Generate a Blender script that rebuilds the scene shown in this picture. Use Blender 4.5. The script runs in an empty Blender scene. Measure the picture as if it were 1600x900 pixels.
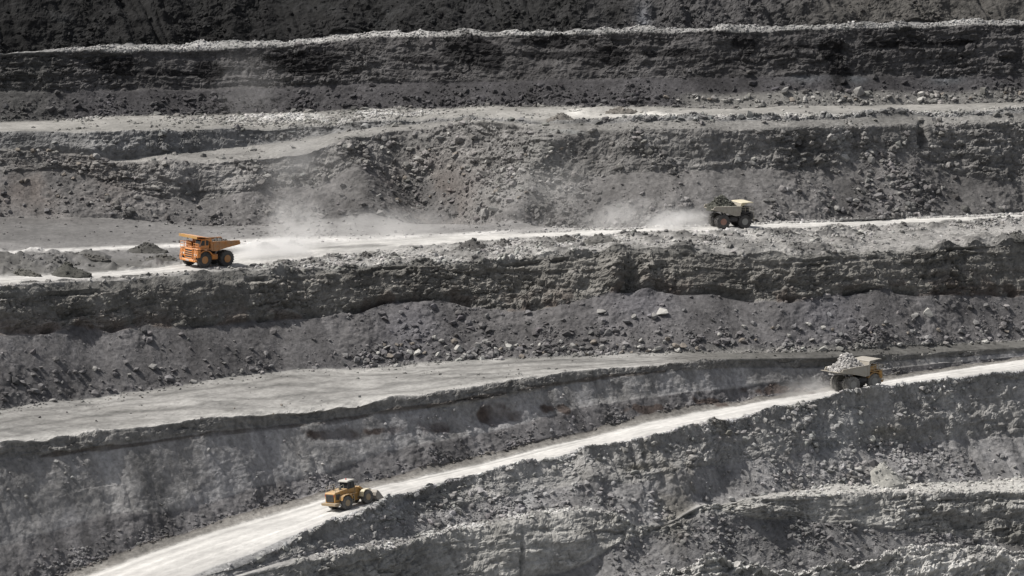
import bpy, bmesh, math, random
import numpy as np
from mathutils import Vector, Matrix, Euler
rng = np.random.default_rng(11)
random.seed(11)
scene = bpy.context.scene
COL = scene.collection

# ---------------------------------------------------------------- camera, sky, sun, exposure
cam_d = bpy.data.cameras.new('camera')
cam = bpy.data.objects.new('camera', cam_d); COL.objects.link(cam)
cam_d.sensor_width = 36.0
cam_d.lens = 36.0 * 5692.0 / 1600.0            # long telephoto
cam_d.clip_start, cam_d.clip_end = 1.0, 9000.0
cam.location = (0, 0, 110.0)
cam.rotation_euler = (math.radians(90 - 7.0), 0, 0)
scene.camera = cam

SUN_EL, SUN_H = math.radians(57), Vector((-0.985, 0.0)).normalized()      # high sun, to the left and slightly behind the wall
sun_vec = Vector((SUN_H.x * math.cos(SUN_EL), SUN_H.y * math.cos(SUN_EL), math.sin(SUN_EL)))
world = bpy.data.worlds.new('World'); scene.world = world; world.use_nodes = True
wn = world.node_tree; bg = wn.nodes['Background']
sky = wn.nodes.new('ShaderNodeTexSky'); sky.sky_type = 'NISHITA'; sky.sun_disc = False
sky.sun_elevation = SUN_EL; sky.sun_rotation = math.atan2(SUN_H.x, SUN_H.y)
sky.altitude = 300; sky.dust_density = 5.0; sky.air_density = 1.0; sky.ozone_density = 1.0
hz = wn.nodes.new('ShaderNodeHueSaturation'); hz.inputs['Saturation'].default_value = 0.4      # thin milky overcast
wn.links.new(sky.outputs[0], hz.inputs['Color']); wn.links.new(hz.outputs[0], bg.inputs[0]); bg.inputs[1].default_value = 0.095
sl = bpy.data.lights.new('sun', 'SUN'); sl.energy = 4.4; sl.angle = math.radians(0.55); sl.color = (1.0, 0.955, 0.89)
so = bpy.data.objects.new('sun', sl); COL.objects.link(so)
so.rotation_euler = sun_vec.to_track_quat('Z', 'Y').to_euler(); so.location = (-150, 700, 400)
scene.view_settings.view_transform = 'Standard'; scene.view_settings.look = 'None'
scene.view_settings.gamma = 1.0; scene.view_settings.exposure = 0.33
scene.render.engine = 'CYCLES'
scene.cycles.use_denoising = True
scene.cycles.max_bounces = 5; scene.cycles.diffuse_bounces = 2; scene.cycles.volume_bounces = 2
scene.cycles.caustics_reflective = False; scene.cycles.caustics_refractive = False

# ---------------------------------------------------------------- small helpers
def props(o, label=None, cat=None, group=None, kind=None):
    if label: o['label'] = label
    if cat: o['category'] = cat
    if group: o['group'] = group
    if kind: o['kind'] = kind
    return o

_T = np.random.default_rng(5).random((16, 65536), dtype=np.float32)
def _h(ix, iy, iz, k):
    return _T[k][((ix * 73856093) ^ (iy * 19349663) ^ (iz * 83492791)) & 65535]
def vnoise(x, y, z, k=0):
    ix = np.floor(x).astype(np.int64); iy = np.floor(y).astype(np.int64); iz = np.floor(z).astype(np.int64)
    fx = (x - ix).astype(np.float32); fy = (y - iy).astype(np.float32); fz = (z - iz).astype(np.float32)
    fx = fx * fx * (3 - 2 * fx); fy = fy * fy * (3 - 2 * fy); fz = fz * fz * (3 - 2 * fz)
    def e(dy, dz):
        a = _h(ix, iy + dy, iz + dz, k); b = _h(ix + 1, iy + dy, iz + dz, k)
        return a + (b - a) * fx
    a = e(0, 0); a = a + (e(1, 0) - a) * fy
    b = e(0, 1); b = b + (e(1, 1) - b) * fy
    return (a + (b - a) * fz) * 2 - 1
def fbm(x, y, z, f, oct, k=0, gain=0.5):
    s = np.zeros(x.shape, np.float32); a = 1.0
    for i in range(oct):
        s += a * vnoise(x * f + 17.3 * i, y * f + 5.1 * i, z * f + 9.7 * i, (k + i) % 16); a *= gain; f *= 2.03
    return s
def cellular(x, y, z, k=0):
    """blocky joints: random value of the nearest cell, and distance to the cell's edge"""
    ix = np.floor(x).astype(np.int64); iy = np.floor(y).astype(np.int64); iz = np.floor(z).astype(np.int64)
    f1 = np.full(x.shape, 9.0, np.float32); f2 = f1.copy(); val = np.zeros(x.shape, np.float32)
    for dx in (-1, 0, 1):
        for dy in (-1, 0, 1):
            for dz in (-1, 0, 1):
                jx, jy, jz = ix + dx, iy + dy, iz + dz
                px = jx + _h(jx, jy, jz, k); py = jy + _h(jx, jy, jz, k + 1); pz = jz + _h(jx, jy, jz, k + 2)
                d = np.maximum(np.maximum(abs(px - x), abs(py - y)), abs(pz - z)).astype(np.float32) * 0.6 + np.sqrt((px - x) ** 2 + (py - y) ** 2 + (pz - z) ** 2).astype(np.float32) * 0.4
                c = d < f1
                f2 = np.where(c, f1, np.minimum(f2, d)); val = np.where(c, _h(jx, jy, jz, k + 3), val); f1 = np.where(c, d, f1)
    return val, f2 - f1
def sstep(a, b, x):
    t = np.clip((x - a) / (b - a), 0, 1); return t * t * (3 - 2 * t)
def gauss_v(a, s):                                  # blur down the rows
    k = np.exp(-0.5 * (np.arange(-3 * s, 3 * s + 1) / s) ** 2); k /= k.sum()
    p = np.pad(a, ((3 * s, 3 * s), (0, 0)), mode='edge'); o = np.zeros_like(a)
    for i, w in enumerate(k): o += w * p[i:i + a.shape[0]]
    return o

# ---------------------------------------------------------------- materials
def rock_material(name, grain, bump, contrast=0.5):
    m = bpy.data.materials.new(name); m.use_nodes = True
    nt = m.node_tree; b = nt.nodes['Principled BSDF']
    b.inputs['Roughness'].default_value = 0.95
    b.inputs['Specular IOR Level'].default_value = 0.15
    at = nt.nodes.new('ShaderNodeAttribute'); at.attribute_name = 'stone_colour'
    tc = nt.nodes.new('ShaderNodeTexCoord')
    n1 = nt.nodes.new('ShaderNodeTexNoise'); n1.inputs['Scale'].default_value = grain; n1.inputs['Detail'].default_value = 6; n1.inputs['Roughness'].default_value = 0.65
    nt.links.new(tc.outputs['Object'], n1.inputs['Vector'])
    mr = nt.nodes.new('ShaderNodeMapRange'); mr.inputs[1].default_value = 0.25; mr.inputs[2].default_value = 0.75
    mr.inputs[3].default_value = 1 - contrast; mr.inputs[4].default_value = 1 + contrast
    nt.links.new(n1.outputs['Fac'], mr.inputs[0])
    mx = nt.nodes.new('ShaderNodeVectorMath'); mx.operation = 'SCALE'
    nt.links.new(at.outputs['Color'], mx.inputs[0]); nt.links.new(mr.outputs[0], mx.inputs['Scale'])
    nt.links.new(mx.outputs[0], b.inputs['Base Color'])
    bp = nt.nodes.new('ShaderNodeBump'); bp.inputs['Strength'].default_value = bump; bp.inputs['Distance'].default_value = 0.25
    nt.links.new(n1.outputs['Fac'], bp.inputs['Height']); nt.links.new(bp.outputs[0], b.inputs['Normal'])
    return m
M_ROCK = rock_material('broken_rock', 1.3, 0.9, 0.45)
M_ROAD = rock_material('white_road_dust', 0.8, 0.25, 0.16)
M_DIRT = rock_material('packed_bench_dirt', 1.0, 0.5, 0.3)
M_STONE = rock_material('loose_stone', 1.6, 0.5, 0.25)

# ---------------------------------------------------------------- terrain profile
# The pit wall is laid out as rows of crest / toe / road-edge lines. A pixel gives a direction only;
# the distance of every line follows from the slope angle of the face or bench that joins it to the next.
F_PX, PITCH, CAM_H = 5692.0, math.radians(7.0), 110.0
SP, CP = math.sin(PITCH), math.cos(PITCH)
def ray(y):
    v = (450.0 - y) / F_PX
    return (v * CP - SP) / (CP + v * SP)
def to_world(x, D, z):                       # z relative to the camera
    return (D * CP - z * SP) * (x - 800.0) / F_PX
def to_pixel(X, D, z):
    d = D * CP - z * SP
    return 800 + F_PX * X / d, 450 - F_PX * (D * SP + z * CP) / d

NX = 1240
XPX = np.concatenate([np.linspace(-330, -14, 110, endpoint=False), np.linspace(-14, 1614, NX - 220), np.linspace(1617, 1930, 110)])
def smooth1(a, s):
    k = np.exp(-0.5 * (np.arange(-3 * s, 3 * s + 1) / s) ** 2); k /= k.sum()
    return np.convolve(np.pad(a, 3 * s, mode='edge'), k, mode='valid')
def line(*pts, s=10):
    xs, ys = zip(*pts)
    return smooth1(np.interp(XPX, xs, ys), s)
def ramp_x(*pts): return line(*pts)

L = {}
L['A_crest'] = line((-330, -230), (1930, -250))
L['berm_top'] = line((-330, 84), (0, 78), (90, 75), (130, 69), (200, 66), (500, 58), (640, 51), (700, 50), (800, 48), (1000, 43), (1200, 37.5), (1300, 40), (1400, 37), (1600, 33), (1930, 27))
L['B_crest'] = line((-330, 88), (0, 81), (100, 78), (300, 75.5), (500, 68), (600, 62), (700, 57), (800, 54), (900, 51), (1000, 50), (1100, 48), (1300, 45), (1600, 40), (1930, 34))
L['B_mid'] = line((-330, 150), (0, 142), (300, 138), (500, 134), (700, 130), (900, 124), (1100, 120), (1300, 118), (1600, 122), (1930, 122))
L['B_toe'] = line((-330, 195), (0, 190), (90, 185), (200, 180), (400, 178), (600, 171), (760, 167), (900, 166), (1000, 168), (1100, 166), (1200, 167), (1300, 165), (1400, 163), (1600, 160), (1930, 155))
L['C_crest'] = line((-330, 212), (0, 206), (60, 208), (200, 209), (300, 206), (400, 201), (470, 197), (540, 190), (620, 187), (700, 184), (760, 182), (900, 192), (960, 190), (1050, 186), (1150, 183), (1250, 181), (1400, 178), (1600, 174), (1930, 168), s=6)
L['ramp_back'] = line((-330, 232), (0, 232), (120, 240), (180, 253), (300, 240), (400, 225), (480, 211), (540, 201), (600, 194), (660, 190), (720, 186.5), (760, 184), (850, 193), (900, 195), (1050, 190), (1250, 185), (1600, 178), (1930, 172), s=6)
L['ramp_front'] = line((-330, 235), (0, 235), (120, 244), (180, 258), (300, 257), (400, 248), (470, 238), (520, 225), (560, 210), (620, 201), (680, 197), (720, 190), (760, 187), (800, 192), (850, 206), (900, 204), (960, 203), (1050, 202), (1150, 203), (1230, 200), (1300, 198), (1400, 197), (1500, 194), (1600, 190), (1930, 184), s=4)
L['C_mid'] = line((-330, 275), (0, 272), (100, 265), (150, 285), (230, 310), (290, 318), (340, 312), (430, 295), (500, 285), (560, 262), (640, 262), (700, 250), (760, 268), (830, 285), (900, 285), (960, 272), (1080, 268), (1150, 262), (1250, 265), (1330, 255), (1390, 238), (1450, 250), (1500, 275), (1600, 290), (1930, 290), s=6)
L['C_toe'] = line((-330, 342), (0, 339), (100, 340), (200, 345), (300, 352), (400, 352), (500, 342), (560, 338), (640, 343), (720, 345), (800, 350), (900, 356), (1000, 356), (1100, 351), (1200, 346.5), (1300, 343.5), (1400, 340), (1500, 337), (1600, 332.5), (1930, 322), s=8)
L['road2_back'] = line((-330, 446), (0, 432), (200, 424), (300, 411), (360, 398), (440, 384), (520, 378), (600, 374), (700, 368), (800, 366), (900, 361.5), (1000, 358), (1100, 353.5), (1200, 349), (1300, 346.5), (1400, 343), (1500, 339.5), (1600, 335.5), (1930, 325), s=8)
L['road2_front'] = line((-330, 458), (0, 443), (120, 437), (200, 432), (300, 424), (340, 420.5), (420, 412), (500, 403), (600, 391), (700, 382), (800, 374.5), (900, 368.5), (1000, 364.5), (1100, 361.5), (1200, 359.5), (1300, 356), (1400, 351), (1500, 346.5), (1600, 342), (1930, 331), s=8)
L['D_crest'] = line((-330, 464), (0, 446), (120, 440), (200, 437), (300, 428.5), (340, 425), (420, 421), (500, 418), (560, 416), (620, 412), (700, 408), (760, 404), (820, 398), (900, 395), (960, 391), (1020, 390), (1100, 389), (1180, 392), (1260, 398), (1340, 397), (1400, 394), (1450, 386), (1500, 380), (1600, 376), (1930, 366), s=5)
L['D_lip'] = line((-330, 480), (0, 462), (120, 458), (300, 448), (420, 436), (560, 424), (700, 415), (820, 408), (900, 402), (960, 397), (1100, 397), (1260, 408), (1400, 403), (1500, 387), (1600, 383), (1930, 373), s=5)
L['D_mid'] = line((-330, 535), (0, 516), (60, 520), (120, 508), (170, 516), (220, 507), (290, 513), (380, 503), (480, 494), (560, 486), (600, 470), (700, 466), (760, 478), (830, 479), (900, 473), (950, 462), (1010, 452), (1060, 458), (1120, 456), (1170, 464), (1230, 470), (1290, 464), (1370, 455), (1440, 462), (1530, 458), (1600, 463), (1930, 455), s=4)
L['D_toe'] = line((-330, 690), (0, 641), (60, 628), (150, 622), (250, 605), (330, 594), (450, 578), (560, 575), (620, 570), (700, 563), (800, 560), (900, 556), (1000, 553), (1080, 551), (1200, 549), (1300, 547), (1400, 541), (1500, 537), (1600, 531), (1930, 515), s=6)
L['E_crest'] = line((-330, 745), (-60, 699), (0, 691), (50, 690), (120, 681), (200, 672), (300, 655), (370, 650), (450, 642), (520, 636), (600, 624), (650, 619), (700, 612), (800, 596), (870, 585), (950, 576), (1010, 572), (1060, 567), (1100, 561), (1180, 561), (1280, 561), (1350, 556), (1430, 553), (1500, 549), (1600, 543), (1930, 525), s=5)
L['E_lip'] = line((-330, 770), (0, 716), (120, 706), (300, 678), (450, 665), (600, 645), (700, 636), (800, 618), (950, 590), (1060, 580), (1150, 574), (1280, 574), (1430, 562), (1600, 551), (1930, 532), s=5)
L['E_mid'] = line((-330, 900), (0, 855), (120, 820), (170, 806), (220, 806), (280, 795), (330, 785), (420, 755), (520, 735), (600, 705), (700, 690), (800, 668), (900, 640), (1000, 625), (1100, 612), (1200, 598), (1280, 594), (1430, 572), (1600, 556), (1930, 537), s=6)
L['E_toe'] = line((-330, 1052), (0, 940), (110, 896), (200, 862), (300, 828), (400, 797), (500, 768), (600, 746), (700, 727), (800, 704), (900, 680), (1000, 654), (1100, 634), (1180, 620), (1280, 606), (1350, 594), (1430, 581), (1500, 571), (1600, 558), (1930, 520), s=8)
L['road1_back'] = line((-330, 1060), (0, 949), (135, 900), (250, 858), (350, 825), (450, 797), (520, 776), (600, 757), (700, 737), (800, 713), (900, 689), (1000, 663), (1100, 643), (1200, 625), (1280, 613), (1330, 604), (1400, 592), (1500, 576), (1600, 561), (1930, 522), s=8)
L['road1_front'] = line((-330, 1150), (0, 1022), (200, 938), (300, 898), (400, 860), (500, 820), (560, 796), (600, 783), (650, 766), (700, 754), (800, 731), (900, 708), (1000, 686), (1100, 662), (1200, 642), (1300, 622), (1400, 603), (1500, 588), (1600, 575), (1930, 535), s=8)
L['F_crest'] = line((-330, 1156), (0, 1028), (200, 944), (300, 906), (400, 872), (470, 846), (530, 820), (590, 796), (640, 772), (700, 755), (800, 734), (900, 713), (1000, 691), (1100, 668), (1200, 645), (1300, 625), (1400, 608), (1480, 594), (1560, 582), (1600, 577), (1930, 540), s=4)
L['F_mid'] = line((-330, 1165), (0, 1040), (200, 955), (300, 914), (400, 883), (500, 858), (560, 836), (640, 812), (700, 795), (800, 775), (900, 762), (1000, 755), (1100, 730), (1200, 712), (1300, 702), (1400, 690), (1500, 684), (1600, 680), (1930, 660), s=5)
L['F_toe'] = line((-330, 1172), (0, 1048), (200, 962), (300, 920), (400, 886), (480, 868), (560, 850), (640, 838), (700, 824), (800, 808), (900, 797), (950, 800), (1000, 812), (1050, 810), (1100, 780), (1160, 776), (1230, 768), (1300, 758), (1420, 757), (1500, 752), (1600, 745), (1930, 735), s=4)
L['G_crest'] = line((-330, 1178), (0, 1054), (200, 968), (300, 926), (400, 893), (480, 877), (560, 862), (610, 858), (650, 846), (700, 833), (780, 823), (850, 811), (920, 805), (960, 808), (1000, 818), (1050, 816), (1100, 785), (1160, 781), (1250, 775), (1350, 771), (1440, 773), (1520, 770), (1600, 769), (1930, 764), s=4)
L['G_mid'] = line((-330, 1215), (0, 1090), (200, 1010), (300, 968), (400, 945), (560, 925), (700, 915), (800, 908), (880, 900), (930, 880), (990, 836), (1040, 828), (1090, 800), (1120, 795), (1180, 815), (1250, 812), (1330, 822), (1400, 836), (1450, 832), (1520, 842), (1600, 850), (1930, 850), s=4)
L['G_toe'] = line((-330, 1260), (0, 1130), (200, 1050), (300, 1010), (400, 985), (560, 965), (700, 955), (880, 940), (1000, 915), (1100, 905), (1200, 900), (1400, 893), (1600, 888), (1930, 885), s=6)
L['ridge_top'] = line((-330, 1285), (0, 1160), (300, 1035), (560, 990), (700, 980), (880, 950), (960, 918), (1000, 901), (1040, 887), (1090, 870), (1130, 861), (1160, 866), (1190, 880), (1220, 884), (1290, 882), (1330, 873), (1370, 870), (1400, 863), (1450, 855), (1490, 852), (1530, 857), (1570, 862), (1600, 857), (1650, 862), (1930, 850), s=4)
L['ridge_foot'] = line((-330, 1460), (0, 1340), (300, 1220), (560, 1180), (900, 1140), (1200, 1090), (1600, 1070), (1930, 1050))

rad = math.radians
# reference: the lower haul road, 550 m away at the wheel loader and receding to the right
D0 = 550 + (XPX - 545) * 0.085
z0 = D0 * ray(L['road1_back'])
LP = {'road1_back': (D0, z0)}
def by_slope(frm, to, ang):
    D, z = LP[frm]; s = ray(L[to]); T = np.tan(np.radians(ang))
    D1 = (z - D * T) / (s - T); LP[to] = (D1, D1 * s)
def by_off(frm, to, dD, dz):
    D, z = LP[frm]; LP[to] = (D + dD, z + dz)
def by_depth(frm, to, dD):
    D, z = LP[frm]; LP[to] = (D + dD, (D + dD) * ray(L[to]))
def even_out(name, s):                        # a toe line runs smoothly along the pit, whatever the bench in front does
    D = smooth1(LP[name][0], s); LP[name] = (D, D * ray(L[name]))
# upwards
by_slope('road1_back', 'E_toe', 12)
by_slope('E_toe', 'E_mid', 41)
by_slope('E_mid', 'E_lip', 55)
by_slope('E_lip', 'E_crest', 68)
by_slope('E_crest', 'D_toe', ramp_x((-330, 1.5), (1000, 1.0), (1080, 6), (1180, 20), (1930, 20)))
even_out('D_toe', 60)
by_slope('D_toe', 'D_mid', 36)
by_slope('D_mid', 'D_lip', 63)
by_slope('D_lip', 'D_crest', 42)
by_slope('D_crest', 'road2_front', ramp_x((-330, 3), (300, 3), (700, 1.5), (1020, 3), (1150, 5), (1350, 4), (1930, 2)))
by_slope('road2_front', 'road2_back', 0.8)
by_slope('road2_back', 'C_toe', ramp_x((-330, 0.6), (400, 0.8), (800, 1.5), (1930, 6)))
even_out('C_toe', 110)
by_slope('C_toe', 'C_mid', ramp_x((-330, 37), (560, 37), (650, 33), (760, 36), (1000, 38), (1930, 40)))
by_slope('C_mid', 'ramp_front', ramp_x((-330, 62), (500, 58), (560, 42), (640, 34), (700, 42), (760, 50), (860, 58), (1000, 63), (1930, 65)))
by_slope('ramp_front', 'ramp_back', ramp_x((-330, 30), (100, 30), (180, 3), (700, 3), (820, 10), (900, 20), (1930, 20)))
by_slope('ramp_back', 'C_crest', ramp_x((-330, 62), (200, 60), (460, 45), (600, 25), (720, 5), (900, 8), (1930, 8)))
by_slope('C_crest', 'B_toe', 1.2)
even_out('B_toe', 170)
by_slope('B_toe', 'B_mid', 40)
by_slope('B_mid', 'B_crest', 65)
by_slope('B_crest', 'berm_top', 30)
by_off('berm_top', 'berm_back', 1.8, -1.0)
by_off('berm_back', 'A_toe', 7.0, 0.2)
by_slope('A_toe', 'A_crest', 46)
by_off('A_crest', 'plateau_near', 60.0, 1.0)
# downwards
by_slope('road1_back', 'road1_front', -0.3)
by_slope('road1_front', 'F_crest', ramp_x((-330, 10), (300, 10), (500, 16), (640, 10), (1930, 8)))
by_slope('F_crest', 'F_mid', ramp_x((-330, 42), (500, 38), (700, 46), (1000, 50), (1200, 46), (1400, 58), (1930, 62)))
by_slope('F_mid', 'F_toe', 35)
by_slope('F_toe', 'G_crest', ramp_x((-330, 5), (900, 8), (980, 30), (1060, 30), (1110, 3), (1930, 1)))
by_slope('G_crest', 'G_mid', ramp_x((-330, 60), (900, 62), (960, 50), (1080, 50), (1150, 60), (1930, 62)))
by_slope('G_mid', 'G_toe', 37)
by_off('G_toe', 'hollow', -6.0, -1.0)
by_depth('hollow', 'ridge_top', -9.0)
by_slope('ridge_top', 'ridge_foot', 52)
ORDER = ['plateau_near', 'A_crest', 'A_toe', 'berm_back', 'berm_top', 'B_crest', 'B_mid', 'B_toe', 'C_crest', 'ramp_back', 'ramp_front', 'C_mid', 'C_toe',
         'road2_back', 'road2_front', 'D_crest', 'D_lip', 'D_mid', 'D_toe', 'E_crest', 'E_lip', 'E_mid', 'E_toe', 'road1_back', 'road1_front',
         'F_crest', 'F_mid', 'F_toe', 'G_crest', 'G_mid', 'G_toe', 'hollow', 'ridge_top', 'ridge_foot']

# ---------------------------------------------------------------- terrain grid
#        upper line      lower line      rows  rock talus flat
SEG = [('plateau_near', 'A_crest', 4, 0, .2, .8), ('A_crest', 'A_toe', 96, .45, .6, 0), ('A_toe', 'berm_back', 3, 0, .3, .7), ('berm_back', 'berm_top', 4, 0, 1, 0),
       ('berm_top', 'B_crest', 7, 0, .8, .2), ('B_crest', 'B_mid', 52, 1, 0, 0), ('B_mid', 'B_toe', 32, 0, 1, 0), ('B_toe', 'C_crest', 18, 0, .1, .9),
       ('C_crest', 'ramp_back', 18, .6, .4, 0), ('ramp_back', 'ramp_front', 14, 0, .3, .7), ('ramp_front', 'C_mid', 44, .85, .25, 0), ('C_mid', 'C_toe', 56, .1, 1, 0),
       ('C_toe', 'road2_back', 32, 0, .1, .9), ('road2_back', 'road2_front', 14, 0, 0, 1), ('road2_front', 'D_crest', 26, 0, .35, .65), ('D_crest', 'D_lip', 10, .3, .7, 0),
       ('D_lip', 'D_mid', 42, 1, 0, 0), ('D_mid', 'D_toe', 68, 0, 1, 0), ('D_toe', 'E_crest', 34, 0, .06, .94), ('E_crest', 'E_lip', 18, .5, .5, 0),
       ('E_lip', 'E_mid', 58, .10, .55, 0), ('E_mid', 'E_toe', 44, .05, .95, 0), ('E_toe', 'road1_back', 8, 0, .4, .6), ('road1_back', 'road1_front', 30, 0, 0, 1),
       ('road1_front', 'F_crest', 8, 0, .6, .4), ('F_crest', 'F_mid', 42, .55, .5, 0), ('F_mid', 'F_toe', 40, .1, .9, 0), ('F_toe', 'G_crest', 12, 0, .3, .7),
       ('G_crest', 'G_mid', 48, 1, 0, 0), ('G_mid', 'G_toe', 34, .1, .9, 0), ('G_toe', 'hollow', 4, 0, .6, .4), ('hollow', 'ridge_top', 10, .4, .6, 0), ('ridge_top', 'ridge_foot', 70, .8, .4, 0)]
rowsD, rowsz, rr, rt, rf, ROW = [], [], [], [], [], {}
n = 0
for a, b, k, wr, wt, wf in SEG:
    Da, za = LP[a]; Db, zb = LP[b]
    ROW[a] = n
    ts = np.arange(k) / k
    if a == 'A_crest': ts = 1 - (1 - ts) ** 1.7
    if a == 'ridge_top': ts = ts ** 1.6
    for t in ts:
        rowsD.append(Da + (Db - Da) * t); rowsz.append(za + (zb - za) * t); rr.append(wr); rt.append(wt); rf.append(wf); n += 1
rowsD.append(LP['ridge_foot'][0]); rowsz.append(LP['ridge_foot'][1]); rr.append(.8); rt.append(.4); rf.append(0); ROW['ridge_foot'] = n; n += 1
GD = np.array(rowsD, np.float64); GZ = np.array(rowsz, np.float64)
NR = n
ones = np.ones((1, NX), np.float32)
WR = gauss_v(np.array(rr, np.float32)[:, None] * ones, 2); WT = gauss_v(np.array(rt, np.float32)[:, None] * ones, 3); WF = gauss_v(np.array(rf, np.float32)[:, None] * ones, 2)
PXX = np.broadcast_to(XPX[None, :], GD.shape)
GX = to_world(PXX, GD, GZ)
P0 = np.stack([GX, GD, GZ + CAM_H], -1)
PXY = to_pixel(GX, GD, GZ)[1]                         # where the undisturbed surface sits in the frame
def normals(P):
    du = np.gradient(P, axis=1); dv = np.gradient(P, axis=0)
    nn = np.cross(dv, du); nn /= np.linalg.norm(nn, axis=-1, keepdims=True) + 1e-9
    return nn
N0 = normals(P0)
for c in range(3): N0[..., c] = gauss_v(N0[..., c], 4)
N0 /= np.linalg.norm(N0, axis=-1, keepdims=True)
if N0[NR // 2, NX // 2, 2] < 0: N0 = -N0
X, Y, Z = (P0[..., i].astype(np.float32) for i in range(3))
rowi = np.arange(NR)[:, None] * np.ones((1, NX))
def band(a, b, soft=3.0):                             # 1 between two lines, rows
    return sstep(ROW[a] - soft, ROW[a] + soft, rowi) * (1 - sstep(ROW[b] - soft, ROW[b] + soft, rowi))
def ridge_at(a, up, dn):                              # a bump centred on a line
    d = rowi - ROW[a]
    return np.where(d < 0, np.clip(1 + d / up, 0, 1), np.clip(1 - d / dn, 0, 1))
def blob(cx, cy, rx, ry, p=2.0):                      # soft ellipse given by where it lies on the wall
    return np.exp(-(((PXX - cx) / rx) ** 2 + ((PXY - cy) / ry) ** 2) ** (p / 2))
def colm(lo, hi, s=20):
    return sstep(lo - s, lo + s, PXX) * (1 - sstep(hi - s, hi + s, PXX))

# ---- relief
big = fbm(X, Y, Z * 0.35, 1 / 22, 3, 0)
mid = fbm(X, Y, Z * 0.5, 1 / 7, 3, 3)
small = fbm(X, Y, Z, 1 / 2.2, 3, 6)
fine = fbm(X, Y, Z, 1 / 0.8, 2, 9)
warp = fbm(X, Y, Z, 1 / 15, 2, 12)
Zs = Z + 1.0 * warp + 0.012 * X                       # beds dip slightly
beds = vnoise(Zs * 0 + 3.3, X * 0.02, Zs * 0.75, 2) + 0.6 * vnoise(X * 0.05, Y * 0 + 1.7, Zs * 1.9, 4)
def slabs(h, w, k):                                   # stepped beds, broken sideways into blocks
    iz = np.floor((Zs + 0.25 * small) / h).astype(np.int64)
    ix = np.floor((X + 1.2 * mid + 0.3 * small) / w + 3.7 * _h(iz, iz * 0 + 3, iz * 0 + 1, k)).astype(np.int64)
    return _h(ix, iz * 0 + k, iz, k + 1) - 0.5 + 0.8 * (_h(iz, iz * 0 + 9, iz * 0 + 2, k) - 0.5)
slab = 0.75 * slabs(1.25, 4.5, 3) + 0.45 * slabs(0.55, 1.8, 9)
rel = np.zeros(X.shape, np.float32)
sel = WR > 0.12
cx, cy, cz = X[sel] + 1.6 * mid[sel] + .5 * small[sel], Y[sel] * 0.8, Zs[sel] + 0.35 * small[sel] + .25 * mid[sel]
cv, ce = cellular(cx / 2.6, cy / 2.6, cz / 1.5, 0)
cv2, ce2 = cellular(cx / 1.05 + 7, cy / 1.05, cz / 0.6, 6)
blk = np.zeros(X.shape, np.float32); crk = np.zeros(X.shape, np.float32)
blk[sel] = (cv - 0.5) * 1.15 + (cv2 - 0.5) * 0.5
crk[sel] = -0.30 * np.exp(-(ce / 0.05) ** 2) * (cv > .45) - 0.12 * np.exp(-(ce2 / 0.09) ** 2)
patch = sstep(-0.35, 0.45, fbm(X, Y, Z, 1 / 11, 2, 7))     # blocks show in patches, the rest is smeared with dirt
rock_amp = (0.35 + 0.65 * patch)
rel += WR * (1.2 * big + 0.55 * mid + 0.2 * beds + (.4 + .6 * patch) * slab * 0.75 + rock_amp * (0.75 * blk + crk) + 0.25 * small + .15 * fine)
gul = vnoise(X / 5.5 + 0.5 * warp, X * 0 + 2.2, Z / 45, 1) + 0.5 * vnoise(X / 2.3 + 0.4 * warp, X * 0 + 8.2, Z / 25, 5)
cones = 1 - abs(vnoise(X / 14 + 0.3 * warp, X * 0 + 4.4, X * 0 + 0.5, 8))
rel += WT * (0.8 * big + 0.30 * gul + 0.25 * mid + (.06 + .16 * patch) * small + (.04 + .10 * patch) * fine)
rel += WF * (0.05 * mid + 0.05 * small + 0.025 * fine)
rel = rel.astype(np.float64)
# talus cones climb the rock faces
for a, b, amp in (('D_mid', 'D_toe', 0.9), ('C_mid', 'C_toe', 1.0), ('E_mid', 'E_toe', 0.7), ('B_mid', 'B_toe', 0.5), ('F_mid', 'F_toe', 0.7), ('G_mid', 'G_toe', 0.8)):
    rel += amp * (cones - 0.5) * ridge_at(a, 16, ROW[b] - ROW[a] + 1)
# diagonal erosion runs on the smooth fifth wall and the lower slope
sk = X + 0.45 * Z + 0.9 * warp
runs = (2 * abs(vnoise(sk / 4.2, X * 0 + 1.1, Z / 26, 3)) - .7) + 0.6 * (2 * abs(vnoise(sk / 1.7, X * 0 + 6.1, Z / 14, 6)) - .7)
rel += 0.24 * runs * (.4 + .8 * patch) * band('E_crest', 'E_toe', 6) + 0.35 * runs * band('F_crest', 'F_toe', 6)
# rock overhangs the scree
rel -= (1.5 * ridge_at('D_mid', 9, 4) * sstep(-.3, .3, fbm(X, Y, Z * 0, 1 / 5, 2, 9)) + 0.8 * ridge_at('D_lip', 3, 5) * sstep(0, .4, mid))
rel -= 0.12 * ridge_at('E_lip', 4, 5) * sstep(-.2, .4, fbm(X, Y, Z * 0, 1 / 6, 2, 4)) * (1 - sstep(1050, 1100, PXX))
# the broad gully in the third wall and the spur on its right
ug = PXX - (608 + (PXY - 205) * 0.62); us = PXX - (868 - (PXY - 205) * 0.45)
wg = band('ramp_front', 'C_toe', 8) * sstep(200, 235, PXY)
rel -= wg * 6.0 * sstep(200, 285, PXY) * np.exp(-(ug / np.where(ug < 0, 44, 75)) ** 2) * (1 + .15 * mid)
rel += wg * 3.2 * np.exp(-(us / np.where(us < 0, 70, 30)) ** 2)
rel += wg * 2.0 * np.exp(-((PXX - (540 + (PXY - 205) * 0.3)) / 30) ** 2)
rel += band('A_crest', 'A_toe', 3) * (0.7 * mid * sstep(-60, 0, PXY) + 0.1 * small + .5 * runs)
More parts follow.
